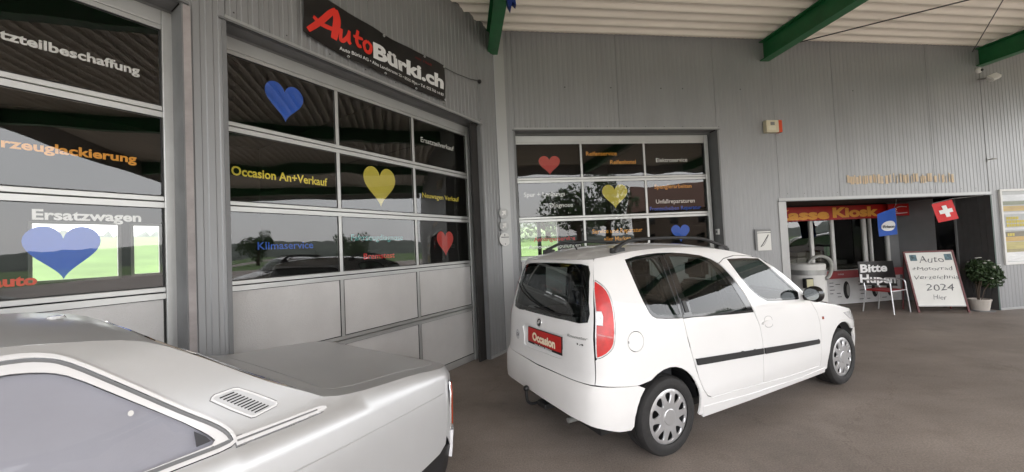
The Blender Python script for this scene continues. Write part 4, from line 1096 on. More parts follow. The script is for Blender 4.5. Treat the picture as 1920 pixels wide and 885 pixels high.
    pl = region('number_plate', W, [(-.190, .905), (.352, .908), (.348, .785), (-.192, .782)], [], m_redsign, t, step=.06, off=-.004, skirt=.008, gap=0)
    region('plate_holder', W, [(-.197, .912), (.358, .914), (.354, .764), (-.199, .762)], [], m_black, t, step=.06, off=-.009, skirt=.008, gap=0)
    def onW(offs): return lambda p: tuple(Vector(W(p[0], p[2])) + nrm(W, p[0], p[2], True) * offs)
    T('Occasion', -.10, .275, .806, .070, 0, mat('cream print', (.85, .74, .55), rough=.5), pl, bold=.05, fn=onW(.001))
    T('bei Auto Bürki', -.06, .22, .768, .014, 0, m_wtxt, pl, bold=.03, fn=onW(-.001), name='small_print')
    # badge and lettering
    def disc(u, z, r, off, mm, nm, k=1.0):
        return region(nm, W, [(u + r * math.cos(a), z + r * k * math.sin(a)) for a in [2 * math.pi * i / 24 for i in range(24)]], [], mm, t, step=.03, off=off, skirt=.006, gap=0)
    disc(.025, .978, .040, .006, m_chrome, 'badge_ring'); disc(.025, .978, .031, .0075, m_black, 'badge_centre')
    region('badge_emblem', W, [(.0, .970), (.02, .995), (.042, .998), (.052, .988), (.036, .984), (.048, .972), (.030, .975), (.018, .958)], [], m_chrome, t, step=.03, off=.009, skirt=0, gap=0)
    T('Roomster', .445, .660, .936, .022, 0, m_tube, t, bold=.02, fn=onW(.003), shear=.3, name='model_lettering')
    T('1.4', .556, .62, .892, .013, 0, m_ink, t, bold=.05, fn=onW(.003), name='model_lettering')
    disc(-.40, .80, .040, .002, m_clear, 'country_sticker', 1.2); T('CH', -.425, -.375, .785, .03, 0, m_ink, t, fn=onW(.0035), bold=.03, name='sticker_print')
    # body: both sides and roof
    for s in (1, -1):
        S = (lambda P: P) if s > 0 else mir
        zt = [(u, c.zt(u)) for u in [.72 + .12 * k for k in range(18)] if u < 2.80] + [(u, c.zt(u)) for u in (2.87, 3.0, 3.11, 3.2, 3.30, 3.44, 3.6, 3.8, 4.0, 4.2, 4.35)]
        rear_edge = [(.712, 1.50), (.716, 1.36)]
        edge = [(.711, .800), (.709, .629), (.90, .614), (1.02, .602), (1.065, .600)]
        rup = [p for p in ra if p[0] > 1.0 and not (p[0] < 1.2 and p[1] < .605)]
        sill = [(1.76, .232), (2.4, .232), (3.2, .225), (3.66, .232)]
        rup = [p for p in rup if p[0] > 1.08 or p[1] > .6]
        front = [(4.40, .60), (4.42, .70)]
        fup = [p for p in fa]
        fcut = [p for p in fup if not (p[0] > 4.05 and p[1] < .56)]
        body = zt[::-1] + rear_edge + lamp_left(lamp) + edge + rup + sill + fcut + [(4.50, .55), (4.50, .77)]
        flap = [(1.049 + .076 * math.cos(a), .912 + .071 * math.sin(a)) for a in [2 * math.pi * i / 28 for i in range(28)]]
        holes = [glazing, fdoor, rdoor] + ([flap] if s > 0 else [])
        # doors and glazing touch each other: merge them into one opening
        big = [(1.044, 1.509), (1.21, 1.53), (1.392, 1.541), (1.56, 1.545), (1.718, 1.54), (1.872, 1.525), (2.03, 1.50), (2.156, 1.462), (2.24, 1.42), (2.33, 1.457), (2.50, 1.477), (2.70, 1.462), (2.862, 1.434), (2.985, 1.347), (3.13, 1.224), (3.29, 1.087), (3.441, .957), (3.52, .85), (3.550, .75), (3.550, .62), (3.537, .45), (3.537, .298), (2.95, .303), (2.551, .323), (2.099, .344), (1.85, .350), (1.79, .373), (1.733, .440), (1.685, .541), (1.635, .701), (1.598, .872), (1.583, 1.022), (1.414, 1.036), (1.287, 1.053), (1.249, 1.069), (1.221, 1.096), (1.188, 1.162), (1.156, 1.236), (1.098, 1.384)]
        region('body_side', W, S(body), [S(big)] + ([S(inset(flap, -.003))] if s > 0 else []), m_white, t, step=.05, skirt=.02, gap=.001)
        if s > 0:
            fp = region('fuel_flap', W, flap, [], m_white, t, step=.03, gap=.0015)
            region('flap_notch', W, [(.975, .905), (.985, .905), (.985, .922), (.975, .922)], [], m_reveal, fp, step=.03, off=.001, skirt=0, gap=0)
        dr = region('front_door', W, S(fdoor), [S(fwin)], m_white, t, step=.05, gap=.0042)
        region('door_window', W, S(fwin), [], m_carglass, dr, step=.08, off=-.006, skirt=0, gap=-.002)
        region('window_seal', W, S(inset(fwin, -.002)), [S(inset(fwin, .016))], m_gloss, dr, step=.06, off=-.003, skirt=0, gap=0)
        rd_ = region('rear_door', W, S(rdoor), [], m_white, t, step=.05, gap=.0042)
        qg = [(1.10, 1.485), (1.25, 1.502), (1.53, 1.512), (1.540, 1.30), (1.565, 1.055), (1.42, 1.063), (1.31, 1.078), (1.262, 1.10), (1.235, 1.14), (1.20, 1.22), (1.14, 1.38)]
        rdg = [(1.659, 1.511), (1.827, 1.499), (2.013, 1.477), (2.13, 1.434), (2.215, 1.352), (2.303, 1.219), (2.361, 1.079), (2.408, 0.99), (2.034, 1.017), (1.700, 1.040), (1.668, 1.195)]
        region('black_window_trim', W, S(glazing), [S(qg), S(rdg)], m_gloss, t, step=.06, off=-.001, gap=.001, skirt=.01)
        region('quarter_window', W, S(qg), [], m_carglass, t, step=.08, off=-.003, skirt=0, gap=-.002)
        region('door_window', W, S(rdg), [], m_carglass, rd_, step=.08, off=-.003, skirt=0, gap=-.002)
        region('pillar_seam', W, S([(1.592, 1.53), (1.598, 1.53), (1.60, 1.28), (1.592, 1.03), (1.586, 1.03), (1.594, 1.28)]), [], m_black, t, step=.08, off=.0005, skirt=0, gap=0)
        hd = region('door_handle', W, S([(1.605, 1.175), (1.70, 1.170), (1.685, 1.045), (1.605, 1.045)]), [], m_gloss, rd_, step=.05, off=.004, skirt=.01, gap=0)
        region('handle_grip', W, S([(1.615, 1.150), (1.652, 1.148), (1.66, 1.06), (1.62, 1.06)]), [], m_black, hd, step=.05, off=.012, skirt=.01, gap=0)
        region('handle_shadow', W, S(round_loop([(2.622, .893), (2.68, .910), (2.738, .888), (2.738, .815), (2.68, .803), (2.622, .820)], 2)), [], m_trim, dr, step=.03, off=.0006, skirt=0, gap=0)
        h2 = region('door_handle', W, S(round_loop([(2.585, .862), (2.68, .872), (2.775, .852), (2.775, .828), (2.68, .838), (2.585, .842)], 2)), [], m_white, dr, step=.03, off=.014, skirt=.016, gap=0)
        region('handle_bowl', W, S(round_loop([(2.63, .890), (2.68, .905), (2.73, .885), (2.73, .82), (2.68, .81), (2.63, .825)], 2)), [], m_bumper, dr, step=.03, off=.0015, skirt=.004, gap=0)
        for (a, b), q in (((1.662, 2.540), 0), ((2.566, 3.478), 1)):
            z0 = lambda u: .699 - (u - 1.66) * .0657; P_ = [(a, z0(a)), ((a + b) / 2, z0((a + b) / 2)), (b, z0(b)), (b + (.012 if q else 0), z0(b) - .022), (b, z0(b) - .044 - .006 * (1 - q)), ((a + b) / 2, z0((a + b) / 2) - .05), (a + (.012 if not q else 0), z0(a) - .052)]
            region('rubbing_strip', W, S(P_), [], m_black, rd_ if not q else dr, step=.017, off=.014, skirt=.016, gap=0)
        lp = region('tail_lamp', W, S(lamp), [], m_clear, t, step=.04, off=.003)
        region('red_lens', W, S(lred), [S([(.728, 1.143), (.766, 1.141), (.776, 1.105), (.772, 1.042), (.728, 1.047)])], m_redlens, lp, step=.04, off=.007, gap=0, skirt=.004)
        region('lens_band', W, S([(.728, .99), (.845, .965), (.845, .955), (.728, .98)]), [], mat('deep red lens', (.35, .006, .006), rough=.15, coat=1), lp, step=.04, off=.0085, gap=0, skirt=0)
        region('reverse_lens', W, S([(.729, 1.141), (.765, 1.139), (.774, 1.105), (.770, 1.044), (.729, 1.049)]), [], m_clear, lp, step=.02, off=.0065, gap=0, skirt=.004)
        region('side_indicator', W, S([(3.60, .762), (3.635, .760), (3.638, .785), (3.605, .788)]), [], m_amber, t, step=.03, off=.004, gap=0, skirt=.004)
        region('sill_cover', W, S([(1.745, .30), (2.4, .262), (3.2, .244), (3.65, .26), (3.66, .205), (2.4, .200), (1.76, .205)]), [], m_rust if 0 else m_white, t, step=.06, off=.003, skirt=.03, gap=0)
        # mirror
        mp = W(s * 3.33, 1.06); o_ = (-s)
        b_ = bmesh.new(); bmesh.ops.create_uvsphere(b_, u_segments=24, v_segments=14, radius=1)
        for v in b_.verts:
            x, y, z = v.co; 
            v.co = Vector((mp[0] - .02 + (x * .07 if x > 0 else x * .035), mp[1] + o_ * (.105 + y * .088), mp[2] - .005 + z * .078 * (1 - .15 * y * o_)))
        mr = G().bm(b_).out('door_mirror', m_gloss, t, smooth=True)
        G().tube([(mp[0] + .02, mp[1] - o_ * .02, mp[2] - .05), (mp[0], mp[1] + o_ * .08, mp[2] - .045)], .03, 10).out('mirror_arm', m_black, mr)
        g_ = G(); n = 24
        g_.add([(mp[0] - .0575, mp[1] + o_ * (.105 + .064 * math.cos(a)), mp[2] - .005 + .056 * math.sin(a)) for a in [2 * math.pi * k / n for k in range(n)]], [tuple(range(n))]); g_.out('mirror_glass', mat('mirror glass', (.35, .37, .38), rough=.1, metal=1), mr)
        # headlamp
        hl = region('headlamp', W, S([(4.12, .775), (4.35, .765), (4.60, .73), (4.62, .62), (4.42, .63), (4.25, .69)]), [], m_clear, t, step=.05, off=.004, gap=0)
        # roof rail
        P = []
        for k in range(25):
            u = .955 + (2.50 - .955) * k / 24; e = c.wall(u, c.zt(u)); lift = .075 * min(1, 5.5 * min(k, 24 - k) / 24) ** .6 if 0 < k < 24 else .0
            P.append((e[0], -s * (e[1] - .055), e[2] + .012 + lift))
        autosmooth(G().tube(P, [.030 if k in (0, 24) else .022 if k in (1, 23) else .015 for k in range(25)], 10).out('roof_rail', m_black, t), 60)
        for k in (1, 23):
            p = P[k]; G().box(p[0] - .07, p[0] + .07, p[1] - .02, p[1] + .02, p[2] - .10, p[2] - .0, .01).out('rail_foot', m_black, t)
    # front bumper and grille
    fb = [p for p in fa if p[0] > 4.05 and p[1] < .56 and p[1] > .245]
    F = [(4.50, .55)] + [(4.52, .62), (4.8, .63), (c.UM, .63)]
    side = fb[:]
    loop = [(4.50, .765), (4.8, .74), (c.UM, .735)]
    # front face in two halves
    for s in (1, -1):
        S = (lambda P: P) if s > 0 else mir
        lower = [(4.372, .24), (4.6, .20), (c.UM, .20)]
        region('front_bumper', W, S(fb[:1] + [(4.50, .555)] + [(4.50, .765), (4.8, .742), (c.UM - .001, .735)] + lower[::-1] + fb[::-1][:-1]), [], m_bumper, t, step=.06, skirt=.02, gap=.001)
        region('grille', W, S([(4.95, .70), (c.UM - .002, .71), (c.UM - .002, .62), (5.0, .63)]), [], m_gloss, t, step=.05, off=.006, skirt=.01, gap=0)
    # roof, windscreen, bonnet
    rows = [0.0, .3, .6, .72] + [.72 + .12 * k for k in range(1, 18)] + [2.80]
    D = [(.0, -1), (.0, 1), (2.80, 1), (2.80, -1)]
    Tp = lambda a, b: TP(a, b)
    rf = region('roof', Tp, [(.002, -.999), (2.80, -.999), (2.80, .999), (.002, .999)], [], m_white, t, step=.07, gap=0, skirt=0, flip=True)
    region('windscreen', Tp, [(2.80, -.93), (3.42, -.95), (3.42, .95), (2.80, .93)], [], m_carglass, t, step=.09, gap=0, skirt=0)
    for s in (1, -1):
        region('windscreen_pillar', Tp, [(2.80, s * .93), (3.42, s * .95), (3.42, s * .999), (2.80, s * .999)][::s], [], m_white, t, step=.06, gap=0, skirt=0)
    region('bonnet', Tp, [(3.50, -.97), (4.6, -.97), (4.95, -.9), (c.UM - .08, -.8), (c.UM - .08, .8), (4.95, .9), (4.6, .97), (3.50, .97)], [], m_white, t, step=.08, gap=.002, skirt=.01)
    region('cowl', Tp, [(3.415, -.999), (3.505, -.999), (3.505, .999), (3.415, .999)], [], m_black, t, step=.08, gap=0, skirt=0, off=-.003)
    region('bonnet_edge', Tp, [(3.50, -.999), (c.UM - .02, -.999), (c.UM - .02, .999), (3.50, .999)], [], m_white, t, step=.08, gap=0, skirt=0, off=-.012)
    # wiper, aerial, tow bar, exhaust
    P = [tuple(Vector(W(u, z)) + nrm(W, u, z, True) * .022) for u, z in ((.30, 1.075), (.10, 1.105), (-.15, 1.15), (-.38, 1.215), (-.55, 1.29))]
    wp = G().tube([P[0], P[1], P[2], P[3], P[4]], [.011, .009, .007, .006, .005], 6).out('rear_wiper', m_black, t)
    G().tube([tuple(Vector(W(u, z)) + nrm(W, u, z, True) * .03) for u, z in ((.28, 1.085), (.52, 1.095))], .010, 6).out('wiper_base', m_black, wp)
    G().tube([tuple(Vector(W(u, z)) + nrm(W, u, z, True) * .012) for u, z in ((-.08, 1.10), (.25, 1.085))], .006, 5).out('wiper_blade', m_black, wp)
    e = TP(1.0, 0); G().tube([(e[0], 0, e[2] - .01), (e[0] - .10, 0, e[2] + .16)], [.008, .003], 6).out('roof_aerial', m_black, t)
    G().tube(curve([(-.45, 0.02, .30), (-.70, .02, .275), (-.775, .02, .30), (-.79, .02, .36), (-.79, .02, .40)]), .013, 8).out('tow_bar', m_black, t)
    b_ = bmesh.new(); bmesh.ops.create_uvsphere(b_, u_segments=14, v_segments=10, radius=.026, matrix=Matrix.Translation((-.79, .02, .42))); G().bm(b_).out('tow_ball', m_black, t, smooth=True)
    G().box(-.71, -.60, -.15, -.02, .275, .32, .008).out('tow_socket', m_black, t)
    G().tube([(-.40, -.40, .27), (-.655, -.40, .275)], .020, 10).out('exhaust_pipe', m_tube, t)
    # underbody, wheel wells
    G().box(-.50, 3.2, -.60, .60, .20, .26).out('underbody', m_black, t)
    for x, u in ((0, UA), (2.66 if 0 else c.wall(UF, .3)[0], UF)):
        for s in (1, -1):
            g_ = G(); n = 20; r0 = .385
            vs = []; fs = []
            for k in range(n + 1):
                a = math.pi * k / n - .15 + .3 * k / n * 0
                for yy in ((.785 if x < 1 else .70), .50): vs.append((x - (r0 - .035) * math.cos(a), s * yy, .305 + (r0 - .012) * math.sin(a)))
            for k in range(n): fs.append((2 * k, 2 * k + 1, 2 * k + 3, 2 * k + 2))
            fs.append(tuple(2 * k + 1 for k in range(n + 1)))
            g_.add(vs, fs).out('wheel_housing', m_black, t)
            wheel(t, x, s * .800, s, .300, .19, .206, hubcap10)
    # cabin
    ly = G()
    lin = lambda u, z: (lambda p: (p[0] * 1.0, p[1] * .955, p[2]))(W(u, z))
    for s in (1, -1):
        S = (lambda P: P) if s > 0 else mir
        region('pillar_lining', lin, S([(.75, 1.50), (1.6, 1.55), (2.2, 1.52), (2.80, 1.42), (3.44, .95), (3.5, .5), (1.75, .45), (1.7, .9), (1.0, 1.0), (.80, .9)]), [S(inset(glz, .0)) for glz in ([(1.10, 1.485), (1.25, 1.502), (1.53, 1.512), (1.565, 1.055), (1.31, 1.078), (1.235, 1.14)], [(1.66, 1.505), (1.83, 1.495), (2.0, 1.475), (2.13, 1.43), (2.30, 1.219), (2.40, 1.0), (1.70, 1.04)], [(2.42, 1.42), (2.84, 1.41), (3.2, 1.09), (3.2, 1.02), (2.70, 1.06), (2.52, 1.2)])], m_lining, t, step=.09, skirt=0, gap=0, flip=True)
    region('headlining', lambda a, b: (lambda p: (p[0], p[1] * .96, p[2] - .035))(TP(a, b)), [(.05, -.98), (2.75, -.98), (2.75, .98), (.05, .98)], [], m_lining, t, step=.12, gap=0, skirt=0)
    G().box(-.45, 2.2, -.70, .70, .40, .45).out('cabin_floor', m_seat, t)
    G().box(-.42, .2, -.68, .68, .45, .98, .02).out('luggage_cover', m_seat, t)
    def seat(x, y, w=.25, back=.62, nm='front_seat'):
        b_ = bmesh.new(); bmesh.ops.create_cube(b_, size=1)
        for v in b_.verts: v.co = Vector((x + v.co.x * .13 - (v.co.z) * .22 * back / .6, y + v.co.y * 2 * w * (1 - .12 * (v.co.z > 0)), .62 + back / 2 + v.co.z * back))
        bmesh.ops.bevel(b_, geom=list(b_.edges), offset=.045, segments=3, affect='EDGES'); bk = G().bm(b_).out(nm, m_seat, t); autosmooth(bk, 40)
        autosmooth(G().box(x, x + .50, y - w, y + w, .52, .68, .05).out('seat_cushion', m_seat, bk), 40)
        b_ = bmesh.new(); bmesh.ops.create_cube(b_, size=1)
        for v in b_.verts: v.co = Vector((x - .15 + v.co.x * .09, y + v.co.y * .26, .62 + back + .115 + v.co.z * .19))
        bmesh.ops.bevel(b_, geom=list(b_.edges), offset=.04, segments=3, affect='EDGES'); autosmooth(G().bm(b_).out('headrest', m_seat, bk), 40)
    for y in (-.37, .37): seat(1.12, y)
    for y in (-.45, 0, .45): seat(.30, y, .22, .56, 'rear_seat')
    G().box(1.88, 2.45, -.69, .69, .72, .99, .05).out('dashboard', m_black, t)
    sw_ = [(1.78 + .06 * math.sin(a), .37 + .18 * math.cos(a), .97 + .17 * math.sin(a)) for a in [2 * math.pi * k / 20 for k in range(20)]]
    G().tube(sw_, .014, 7, closed=True).out('steering_wheel', m_black, t)
    G().tube([(1.78, .20, .97), (1.80, .37, .95), (1.78, .54, .97)], .014, 6).out('wheel_spoke', m_black, t)
    return t
def lamp_left(lamp):
    """outer side of the lamp loop, walked from its top to its foot"""
    P = [p for p in lamp if p[0] > .722]; P.sort(key=lambda p: -p[1])
    top = [p for p in lamp if p[0] > .722]
    # keep loop order from top edge round the outer side
    i0 = max(range(len(lamp)), key=lambda i: lamp[i][1]); out = []
    for k in range(len(lamp)):
        p = lamp[(i0 + k) % len(lamp)]
        if p[0] > .72: out.append(p)
        elif out: break
    return [(p[0] + .002, p[1]) for p in out]
wc = white_car()
def copy_tree(o, parent=None):
    c = o.copy(); COL.objects.link(c)
    if parent: c.parent = parent
    for k in list(o.children): copy_tree(k, c)
    return c
w2 = copy_tree(wc)
w2.matrix_world = car_frame(17.2, 2.2, 215)
w2['label'] = 'white compact car parked out on the open forecourt, mirrored in the kiosk windows'

# ------------------------------------------------------------------ silver saloon in the foreground
def silver_car():
    PLAN = [(-1.10, 0), (-1.10, .3), (-1.095, .55), (-1.085, .70), (-1.06, .765), (-1.00, .80), (-.7, .825), (-.3, .845), (.3, .855), (1.2, .86), (2.2, .855), (2.8, .84), (3.2, .81), (3.42, .76), (3.5, .68), (3.54, .5), (3.55, .25), (3.55, 0)]
    WZ = [(.2, .93), (.35, .985), (.6, 1.0), (.78, .998), (.828, .994), (.838, .982), (.918, .972), (.932, .960), (.948, .930), (.98, .885), (1.02, .85), (1.2, .76), (1.34, .67), (1.38, .64), (1.43, .58)]
    LZ = [(.2, .14), (.32, .08), (.45, .03), (.6, .01), (.78, 0), (.90, -.015), (.95, -.01), (.99, .02), (1.4, .02)]
    FZ = [(.2, -.05), (.4, 0), (.7, 0), (.8, -.03), (.95, -.1), (1.4, -.1)]
    ZT = [(0, .945), (.5, .945), (.75, .95), (.88, .960), (1.03, .978), (1.29, .995), (1.42, 1.010), (1.504, 1.030), (1.554, 1.062), (1.711, 1.154), (1.884, 1.276), (2.0, 1.352), (2.08, 1.388), (2.226, 1.412), (2.333, 1.424), (2.9, 1.43), (3.3, 1.415), (3.6, 1.36), (3.9, 1.18), (4.2, .99), (4.35, .965), (5.0, .93), (5.6, .87), (6.2, .86)]
    CR = [(0, 0), (.7, 0), (.9, .008), (1.2, .014), (1.5, .012), (1.8, .012), (2.06, .036), (2.25, .056), (3.3, .062), (3.7, .05), (4.3, .03), (5.3, .03), (5.8, .01), (6.2, 0)]
    BU = [(0, 0), (1.42, 0), (1.55, .03), (1.9, .04), (2.2, .0), (2.5, 0), (3.3, .02), (3.7, .12), (4.2, .2), (4.8, .1), (5.6, 0), (6.2, 0)]
    c = Car(PLAN, WZ, LZ, FZ, ZT, CR, BU)
    a = R(34.4); rd = (math.sin(a), math.cos(a)); nn = (-math.cos(a), math.sin(a)); D, S0 = 2.36, 1.66 - 1.10
    m = car_frame(nn[0] * D + rd[0] * S0, nn[1] * D + rd[1] * S0, 214.4)
    t = thing('parked_car', 'silver vintage saloon with chrome window frame filling the left foreground', 'car', m)
    W = lambda u, z: (lambda p: (p[0], -p[1], p[2]))(c.wall(u, z))
    TP = lambda u, q: (lambda p: (p[0], -p[1], p[2]))(c.top(u, q))
    UR = c.wz(0.0); UF_ = c.wz(2.75)
    # near-side coordinates are traced with u positive, S() puts them on the left or right flank
    win = round_loop([(2.46, 1.398), (2.333, 1.398), (2.27, 1.388), (2.216, 1.360), (2.114, 1.271), (1.984, 1.153), (1.886, 1.067), (1.852, 1.015), (1.870, .985), (2.02, .983), (2.3, .983), (2.6, .984), (2.78, .99), (2.79, 1.10), (2.79, 1.25), (2.78, 1.37), (2.65, 1.398)], 3)
    fwin = round_loop([(2.83, 1.38), (2.83, 1.2), (2.83, 1.0), (3.1, .985), (3.6, .985), (3.93, 1.0), (3.90, 1.06), (3.72, 1.22), (3.52, 1.36), (3.3, 1.395), (3.0, 1.398)], 3)
    ra = arch(UR, .31, .36, 18, z0=.24, rx=.36); fa = arch(UF_, .31, .36, 18, z0=.24, rx=.36)
    for s in (-1, 1):
        S = (lambda P: P) if s > 0 else mir
        zts = [(u, c.zt(u)) for u in [.86, .95, 1.03, 1.16, 1.29, 1.42, 1.50, 1.554, 1.63, 1.711, 1.80, 1.884, 1.95, 2.0, 2.04, 2.08, 2.15, 2.226, 2.333, 2.6, 2.9, 3.1, 3.3, 3.45, 3.6, 3.75, 3.9, 4.05, 4.2, 4.35, 4.7, 5.0, 5.3, 5.45]]
        low = [(5.45, .45), (5.30, .24)] + fa[::-1] + [(UF_ - .5, .22), (UR + .5, .22)] + ra[::-1] + [(1.30, .455), (1.06, .508), (.92, .530), (.87, .56), (.86, .62)]
        loop = zts + low
        body = region('body_side', W, S(loop), [S(win), S(fwin)], m_silver, t, step=.06, skirt=.02, gap=.001)
        # chrome frames: outer bead, dark channel, inner frame
        gl_ = [(2.60, 1.356), (2.45, 1.355), (2.334, 1.352), (2.301, 1.347), (2.274, 1.340), (2.253, 1.332), (2.231, 1.320), (2.195, 1.291), (2.118, 1.222), (1.989, 1.106), (1.925, 1.042), (1.910, 1.020), (1.922, 1.009), (2.076, 1.007), (2.4, 1.007), (2.70, 1.010), (2.745, 1.03), (2.745, 1.2), (2.735, 1.33), (2.70, 1.352)]
        for nm, o0, o1, mm, of in (('chrome_frame', .0, .010, m_brightwork, .010), ('window_channel', .010, .022, m_reveal, .001), ('chrome_frame', .022, .048, m_brightwork, .007)):
            for w_ in (win, fwin):
                region(nm, W, S(inset(w_, o0)), [S(gl_ if w_ is win and o1 > .04 else inset(w_, o1))], mm, t, step=.06, off=of, skirt=.012, gap=0)
        for w_ in (win, fwin):
            sw_ = region('side_window', W, S(inset(gl_, -.002) if w_ is win else inset(w_, .047)), [], m_silverglass, t, step=.08, off=-.004, skirt=0, gap=0)
            region('window_backing', W, S(inset(gl_, -.004) if w_ is win else inset(w_, .045)), [], m_backing, sw_, step=.08, off=-.02, skirt=0, gap=0)  # plain grey sheet behind the glass gives the pane its even tone
        kb = [(2.109 + .007 * math.cos(a_), 1.176 + .008 * math.sin(a_)) for a_ in [2 * math.pi * k / 14 for k in range(14)]]
        region('window_knob', W, S(kb), [], m_whitepl, t, step=.02, off=.004, skirt=.006, gap=0)
        region('window_sticker', W, S([(1.962, 1.068), (1.932, 1.040), (1.920, 1.022), (1.962, 1.020)]), [], m_ink, t, step=.02, off=.001, skirt=0, gap=0)
        # belt strip from the window corner to the rear
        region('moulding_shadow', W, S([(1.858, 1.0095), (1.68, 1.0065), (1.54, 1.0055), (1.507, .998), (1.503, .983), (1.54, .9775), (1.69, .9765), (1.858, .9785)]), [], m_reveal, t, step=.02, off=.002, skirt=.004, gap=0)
        st = region('belt_moulding', W, S([(1.855, 1.006), (1.68, 1.003), (1.54, 1.002), (1.512, .996), (1.508, .986), (1.54, .981), (1.69, .980), (1.855, .981)]), [], m_brightwork, t, step=.02, off=.008, skirt=.008, gap=0)
        region('moulding_groove', W, S([(1.85, .9965), (1.55, .9945), (1.55, .9895), (1.85, .9905)]), [], m_reveal, st, step=.02, off=.0092, skirt=0, gap=0)
        # pillar vent
        vo = [(1.905, 1.145), (1.900, 1.154), (1.89, 1.160), (1.83, 1.164), (1.815, 1.161), (1.75, 1.117), (1.692, 1.072), (1.690, 1.064), (1.697, 1.057), (1.775, 1.046), (1.79, 1.048), (1.85, 1.096)]
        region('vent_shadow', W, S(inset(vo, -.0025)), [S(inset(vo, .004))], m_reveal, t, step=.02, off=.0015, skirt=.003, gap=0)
        v_ = region('pillar_vent', W, S(vo), [S(inset(vo, .007))], m_brightwork, t, step=.03, off=.005, skirt=.006, gap=0)
        region('vent_recess', W, S(inset(vo, .009)), [], m_silver, v_, step=.03, off=.001, skirt=0, gap=0)
        A0, A1 = (1.872, 1.143), (1.722, 1.066); q = 11
        for k in range(q):
            f = .07 + .86 * k / (q - 1); lf = (1.901 - .116 * f, 1.149 - .098 * f); rt = (1.82 - .125 * f, 1.158 - .094 * f); cx_ = 1.862 - .143 * f; zc = 1.137 - .070 * f; 
            hx, hz = .020, .0135   # slot leans with the pillar
            P_ = [(cx_ + hx * .9 + .0028, zc + .0), (cx_ + hx * .9 - .0028, zc + .003), (cx_ - hx - .0028, zc + .0135), (cx_ - hx + .0028, zc + .0105)]
            a_, b_ = .20, .78; A_ = (lf[0] + (rt[0] - lf[0]) * a_, lf[1] + (rt[1] - lf[1]) * a_); B_ = (lf[0] + (rt[0] - lf[0]) * b_, lf[1] + (rt[1] - lf[1]) * b_)
            P_ = [(A_[0] + .001, A_[1] + .0022), (A_[0] - .001, A_[1] - .0022), (B_[0] - .001, B_[1] - .0022), (B_[0] + .001, B_[1] + .0022)]
            region('vent_slot', W, S(P_), [], m_gasket, v_, step=.03, off=.0035, skirt=0, gap=0)
        # rear lamp wrapping the corner, chrome bumper, rubber
        region('rear_lamp', W, S([(.50, .86), (.78, .865), (.80, .86), (.80, .64), (.78, .63), (.50, .63)]), [], m_amber, t, step=.05, off=.008, skirt=.012, gap=0)
        region('lamp_bezel', W, S([(.50, .875), (.812, .875), (.812, .62), (.50, .62)]), [], m_chrome, t, step=.05, off=.004, skirt=.01, gap=0)
        region('side_crease', W, S([(.88, .838), (1.3, .838), (2.2, .836), (3.4, .835), (4.8, .83), (4.8, .826), (3.4, .831), (2.2, .832), (1.3, .834), (.88, .834)]), [], m_silver, t, step=.08, off=.003, skirt=.003, gap=0)
        region('door_seam', W, S([(2.806, .98), (2.812, .98), (2.812, .30), (2.806, .30)]), [], m_gasket, t, step=.1, off=.0006, skirt=0, gap=0)
        region('fuel_flap', W, S([(1.16, .60), (1.30, .60), (1.30, .72), (1.16, .72)]), [], m_silver, t, step=.05, off=.002, skirt=.004, gap=0)
        region('door_handle', W, S([(2.66, .90), (2.78, .90), (2.78, .885), (2.66, .885)]), [], m_chrome, t, step=.04, off=.02, skirt=.02, gap=0)
        for x, u in ((0, UR), (2.75, UF_)):
            g_ = G(); n = 20; vs = []; fs = []
            for k in range(n + 1):
                a_ = math.pi * k / n
                for yy in (.83, .52): vs.append((x - .355 * math.cos(a_), -s * yy, .31 + .36 * math.sin(a_)))
            for k in range(n): fs.append((2 * k, 2 * k + 1, 2 * k + 3, 2 * k + 2))
            fs.append(tuple(2 * k + 1 for k in range(n + 1)))
            g_.add(vs, fs).out('wheel_housing', m_black, t)
            wheel(t, x, -s * .805, -s, .305, .18, .19, steelcap)
    # rear face between the flanks, front face
    region('rear_panel', W, [(-.86, .958), (-.75, .95), (0, .945), (.75, .95), (.86, .958), (.86, .60), (.80, .52), (0, .52), (-.80, .52), (-.86, .60)], [], m_silver, t, step=.07, skirt=.01, gap=.001)
    region('rear_bumper', W, [(-.815, .612), (-.75, .614), (0, .616), (.75, .614), (.815, .612), (.80, .46), (.74, .44), (0, .44), (-.74, .44), (-.80, .46)], [], m_brightwork, t, step=.06, off=.012, skirt=.02, gap=0)
    region('bumper_rubber', W, [(-1.31, .465), (-1.06, .52), (-.90, .545), (-.80, .53), (0, .53), (.80, .53), (.90, .545), (1.06, .52), (1.31, .465), (1.34, .34), (.80, .32), (0, .32), (-.80, .32), (-1.34, .34)], [], m_black, t, step=.07, off=-.004, skirt=.03, gap=0)
    region('front_panel', W, [(5.46, c.zt(5.46)), (5.8, .86), (c.UM - .001, .86), (c.UM - .001, .30), (5.6, .26), (5.32, .26), (5.46, .46)], [], m_silver, t, step=.08, gap=0)
    region('front_panel', W, mir([(5.46, c.zt(5.46)), (5.8, .86), (c.UM - .001, .86), (c.UM - .001, .30), (5.6, .26), (5.32, .26), (5.46, .46)]), [], m_silver, t, step=.08, gap=0)
    for s in (1, -1):
        S = (lambda P: P) if s > 0 else mir
        region('headlamp', W, S([(5.55, .80), (5.85, .80), (5.85, .64), (5.55, .64)]), [], m_clear, t, step=.06, off=.01, gap=0)
        region('grille', W, S([(5.88, .80), (c.UM - .002, .80), (c.UM - .002, .62), (5.88, .62)]), [], m_gloss, t, step=.06, off=.006, gap=0)
    region('front_bumper', W, [(5.3, .56), (c.UM - .001, .56), (c.UM - .001, .44), (5.3, .44)], [], m_chrome, t, step=.08, off=.04, gap=0)
    region('front_bumper', W, mir([(5.3, .56), (c.UM - .001, .56), (c.UM - .001, .44), (5.3, .44)]), [], m_chrome, t, step=.08, off=.04, gap=0)
